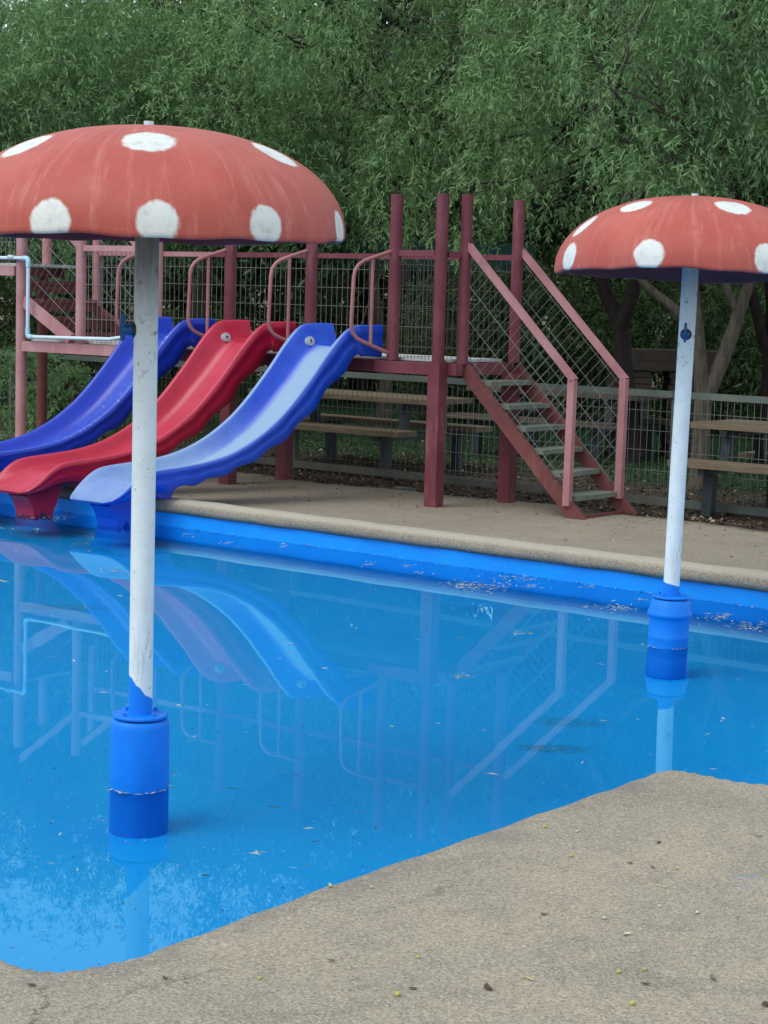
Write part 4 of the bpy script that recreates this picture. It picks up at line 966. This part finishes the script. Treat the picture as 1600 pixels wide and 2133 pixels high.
def in_pool(p): return p[1] > np.interp(p[0], NCx, NCy) + .02 and (Vector((p[0], p[1], 0)) - FL(0)).dot(LN) < -.002
pts = [p for p in pts if in_pool(p)]
stuff(leaves_mesh('floating_leaves', pts, .042, .0085, rng, .10, .0025), MAT['float'], 'floating_leaves', 'pale leaf fragments floating on the pool in small rafts', 'leaf fragments')
pts = []
for _ in range(900):
    p = onplane(rng.uniform(-100, 1700), 1180 + 850 * rng.random() ** 1.2, FLOORZ)
    if in_pool(p): pts.append((p.x, p.y, FLOORZ))
stuff(leaves_mesh('sunken_leaves', pts, .014, .006, rng, .2, .002), MAT['sunk'], 'sunken_leaves', 'tiny bits of debris lying on the blue pool floor', 'debris')
# individual leaves and berries
def leafm(name, L, w, curl, m):
    n_ = 7; mb = MB(); vs = []
    for i in range(n_):
        u = i / (n_ - 1); ww = w * math.sin(math.pi * (u * .96 + .02)) ** .8 * .5
        c = Vector(((u - .5) * L, curl * L * math.sin(u * 3.0) * .4, .002 + curl * L * .25 * (2 * u - 1) ** 2)); vs += [c - Vector((0, ww, -.0015)), c, c + Vector((0, ww, .0015))]
    mb.add(vs, [(i * 3 + j, i * 3 + j + 1, i * 3 + j + 4, i * 3 + j + 3) for i in range(n_ - 1) for j in range(2)], True)
    me = bpy.data.meshes.new(name); me.from_pydata(mb.v, [], mb.f); me.polygons.foreach_set('use_smooth', mb.sm); me.materials.append(m); return me
LM = {'yellow': painted('leaf_yellow', (.52, .46, .16), (.42, .40, .12), dirt_amt=.2), 'pale': painted('leaf_pale', (.62, .58, .42), (.52, .48, .33), dirt_amt=.2), 'brown': painted('leaf_brown', (.09, .05, .035), (.06, .035, .025), dirt_amt=.2), 'green': painted('leaf_green', (.14, .17, .09), (.10, .13, .06), dirt_amt=.2), 'dark': painted('leaf_dark', (.015, .03, .04), (.03, .03, .03), dirt_amt=.1)}
def drop(px, py, kind, L, w, lab, z=.2, curl=.3):
    p = onplane(px, py, z); me = leafm('fallen_leaf', L, w, curl, LM[kind]); o = bpy.data.objects.new('fallen_leaf', me); COL.objects.link(o)
    o.location = (p.x, p.y, z + .001); o.rotation_euler = (0, 0, random.uniform(0, 6.28)); tag(o, lab, 'leaf', 'single leaves fallen on deck and water'); return o
for a_ in ((685, 1847, 'yellow', .035, .010, 'yellowish leaf lying at the pool edge in the lower middle'), (775, 1850, 'pale', .022, .006, 'small pale leaf just right of the yellowish one at the pool edge'), (1204, 1734, 'pale', .028, .006, 'pale curled leaf high on the near deck beside a yellow berry'),
           (1307, 1948, 'pale', .026, .013, 'pale leaf pair in the middle of the near deck'), (1100, 2042, 'yellow', .036, .007, 'slender yellow leaf low on the near deck'), (1383, 1850, 'pale', .018, .006, 'small pale leaf above the pale pair'), (1449, 1903, 'pale', .026, .008, 'pale leaf right of the pair on the near deck'),
           (1375, 1890, 'pale', .02, .006, 'pale sliver between the pair and its right neighbour'), (1259, 1915, 'pale', .014, .010, 'tiny pale petal left of the pale pair'), (1020, 2060, 'brown', .045, .018, 'crumpled brown leaf low on the near deck'), (1134, 1906, 'brown', .022, .012, 'dark brown scrap left of the pale petals'),
           (1373, 1757, 'brown', .022, .013, 'reddish brown scrap on the upper right of the near deck'), (1580, 1742, 'green', .035, .010, 'dark leaf at the right edge of the near deck'), (1488, 2040, 'green', .04, .012, 'grey green leaf near the lower right corner'), (1345, 2053, 'brown', .024, .012, 'brown scrap in the lower right of the near deck'),
           (860, 2062, 'brown', .02, .012, 'small brown scrap beside the lower berry'), (1312, 1799, 'brown', .02, .010, 'dark bit next to the blue paint smudge'), (1598, 2095, 'brown', .03, .02, 'dark scrap at the lower right edge'), (66, 2055, 'brown', .022, .014, 'dark scrap in the lower left corner of the deck'),
           (1360, 1808, 'brown', .022, .006, 'thin brown leaf right of the blue smudge'), (345, 2040, 'brown', .02, .01, 'dark scrap left of the lower left berry'), (690, 2003, 'green', .02, .01, 'small dark green scrap on the lower left of the deck')):
    drop(*a_)
for a_ in ((10, 1212, 'yellow', .10, .022, 'yellow green leaf floating at the left edge of the pool'), (573, 1683, 'dark', .05, .012, 'dark curled leaf floating right of the nearer barrel'), (428, 1826, 'dark', .025, .018, 'dark round leaf near the bottom of the pool'),
           (783, 1726, 'dark', .02, .012, 'dark speck of leaf near the deck edge'), (485, 1644, 'dark', .035, .008, 'dark sliver floating just right of the nearer barrel'), (617, 1617, 'dark', .02, .012, 'dark speck floating above the curled leaf'), (655, 1619, 'dark', .03, .006, 'dark sliver right of the floating speck'), (658, 1755, 'dark', .03, .006, 'dark sliver floating left of the deck edge')):
    drop(*a_, z=.0, curl=.15)
bm_ = painted('berry_skin', (.42, .42, .13), (.36, .33, .10), rough=.6, dirt_amt=.15)
mbb = MB().lathe([(.0005, .010)] + [(.0095 * math.sin(k / 8 * math.pi), .010 * math.cos(k / 8 * math.pi)) for k in range(1, 8)] + [(.0005, -.010)], (0, 0, 0), 14)
mbb.tube([(0, 0, .009), (.003, 0, .016)], .001, 5); bme = bpy.data.meshes.new('berry'); bme.from_pydata(mbb.v, [], mbb.f); bme.polygons.foreach_set('use_smooth', mbb.sm); bme.materials.append(bm_)
for px, py, s, lab in ((1135, 1724, .7, 'yellow green berry high on the near deck by a pale leaf'), (1189, 1785, .8, 'yellow berry in the upper middle of the near deck'), (1411, 1811, .6, 'small green berry in the upper right of the near deck'), (828, 2075, 1.0, 'yellow berry at the bottom of the near deck left of centre'), (1317, 2094, 1.0, 'yellow berry at the bottom right of the near deck'),
                       (1343, 2022, .7, 'dull green berry above the bottom right berry'), (1289, 2027, .75, 'pale cream berry left of the dull green one'), (871, 1996, .6, 'small green berry left of centre on the deck'), (541, 2040, .7, 'yellow berry in the lower left of the deck')):
    p = onplane(px, py, .2); o = bpy.data.objects.new('berry', bme); COL.objects.link(o); o.location = (p.x, p.y, .2 + .0055 * s); s *= .85; o.scale = (s, s, s * .8); o.rotation_euler = (random.uniform(0, .8), 0, random.uniform(0, 6)); tag(o, lab, 'berry', 'yellow berries dropped on the near deck')
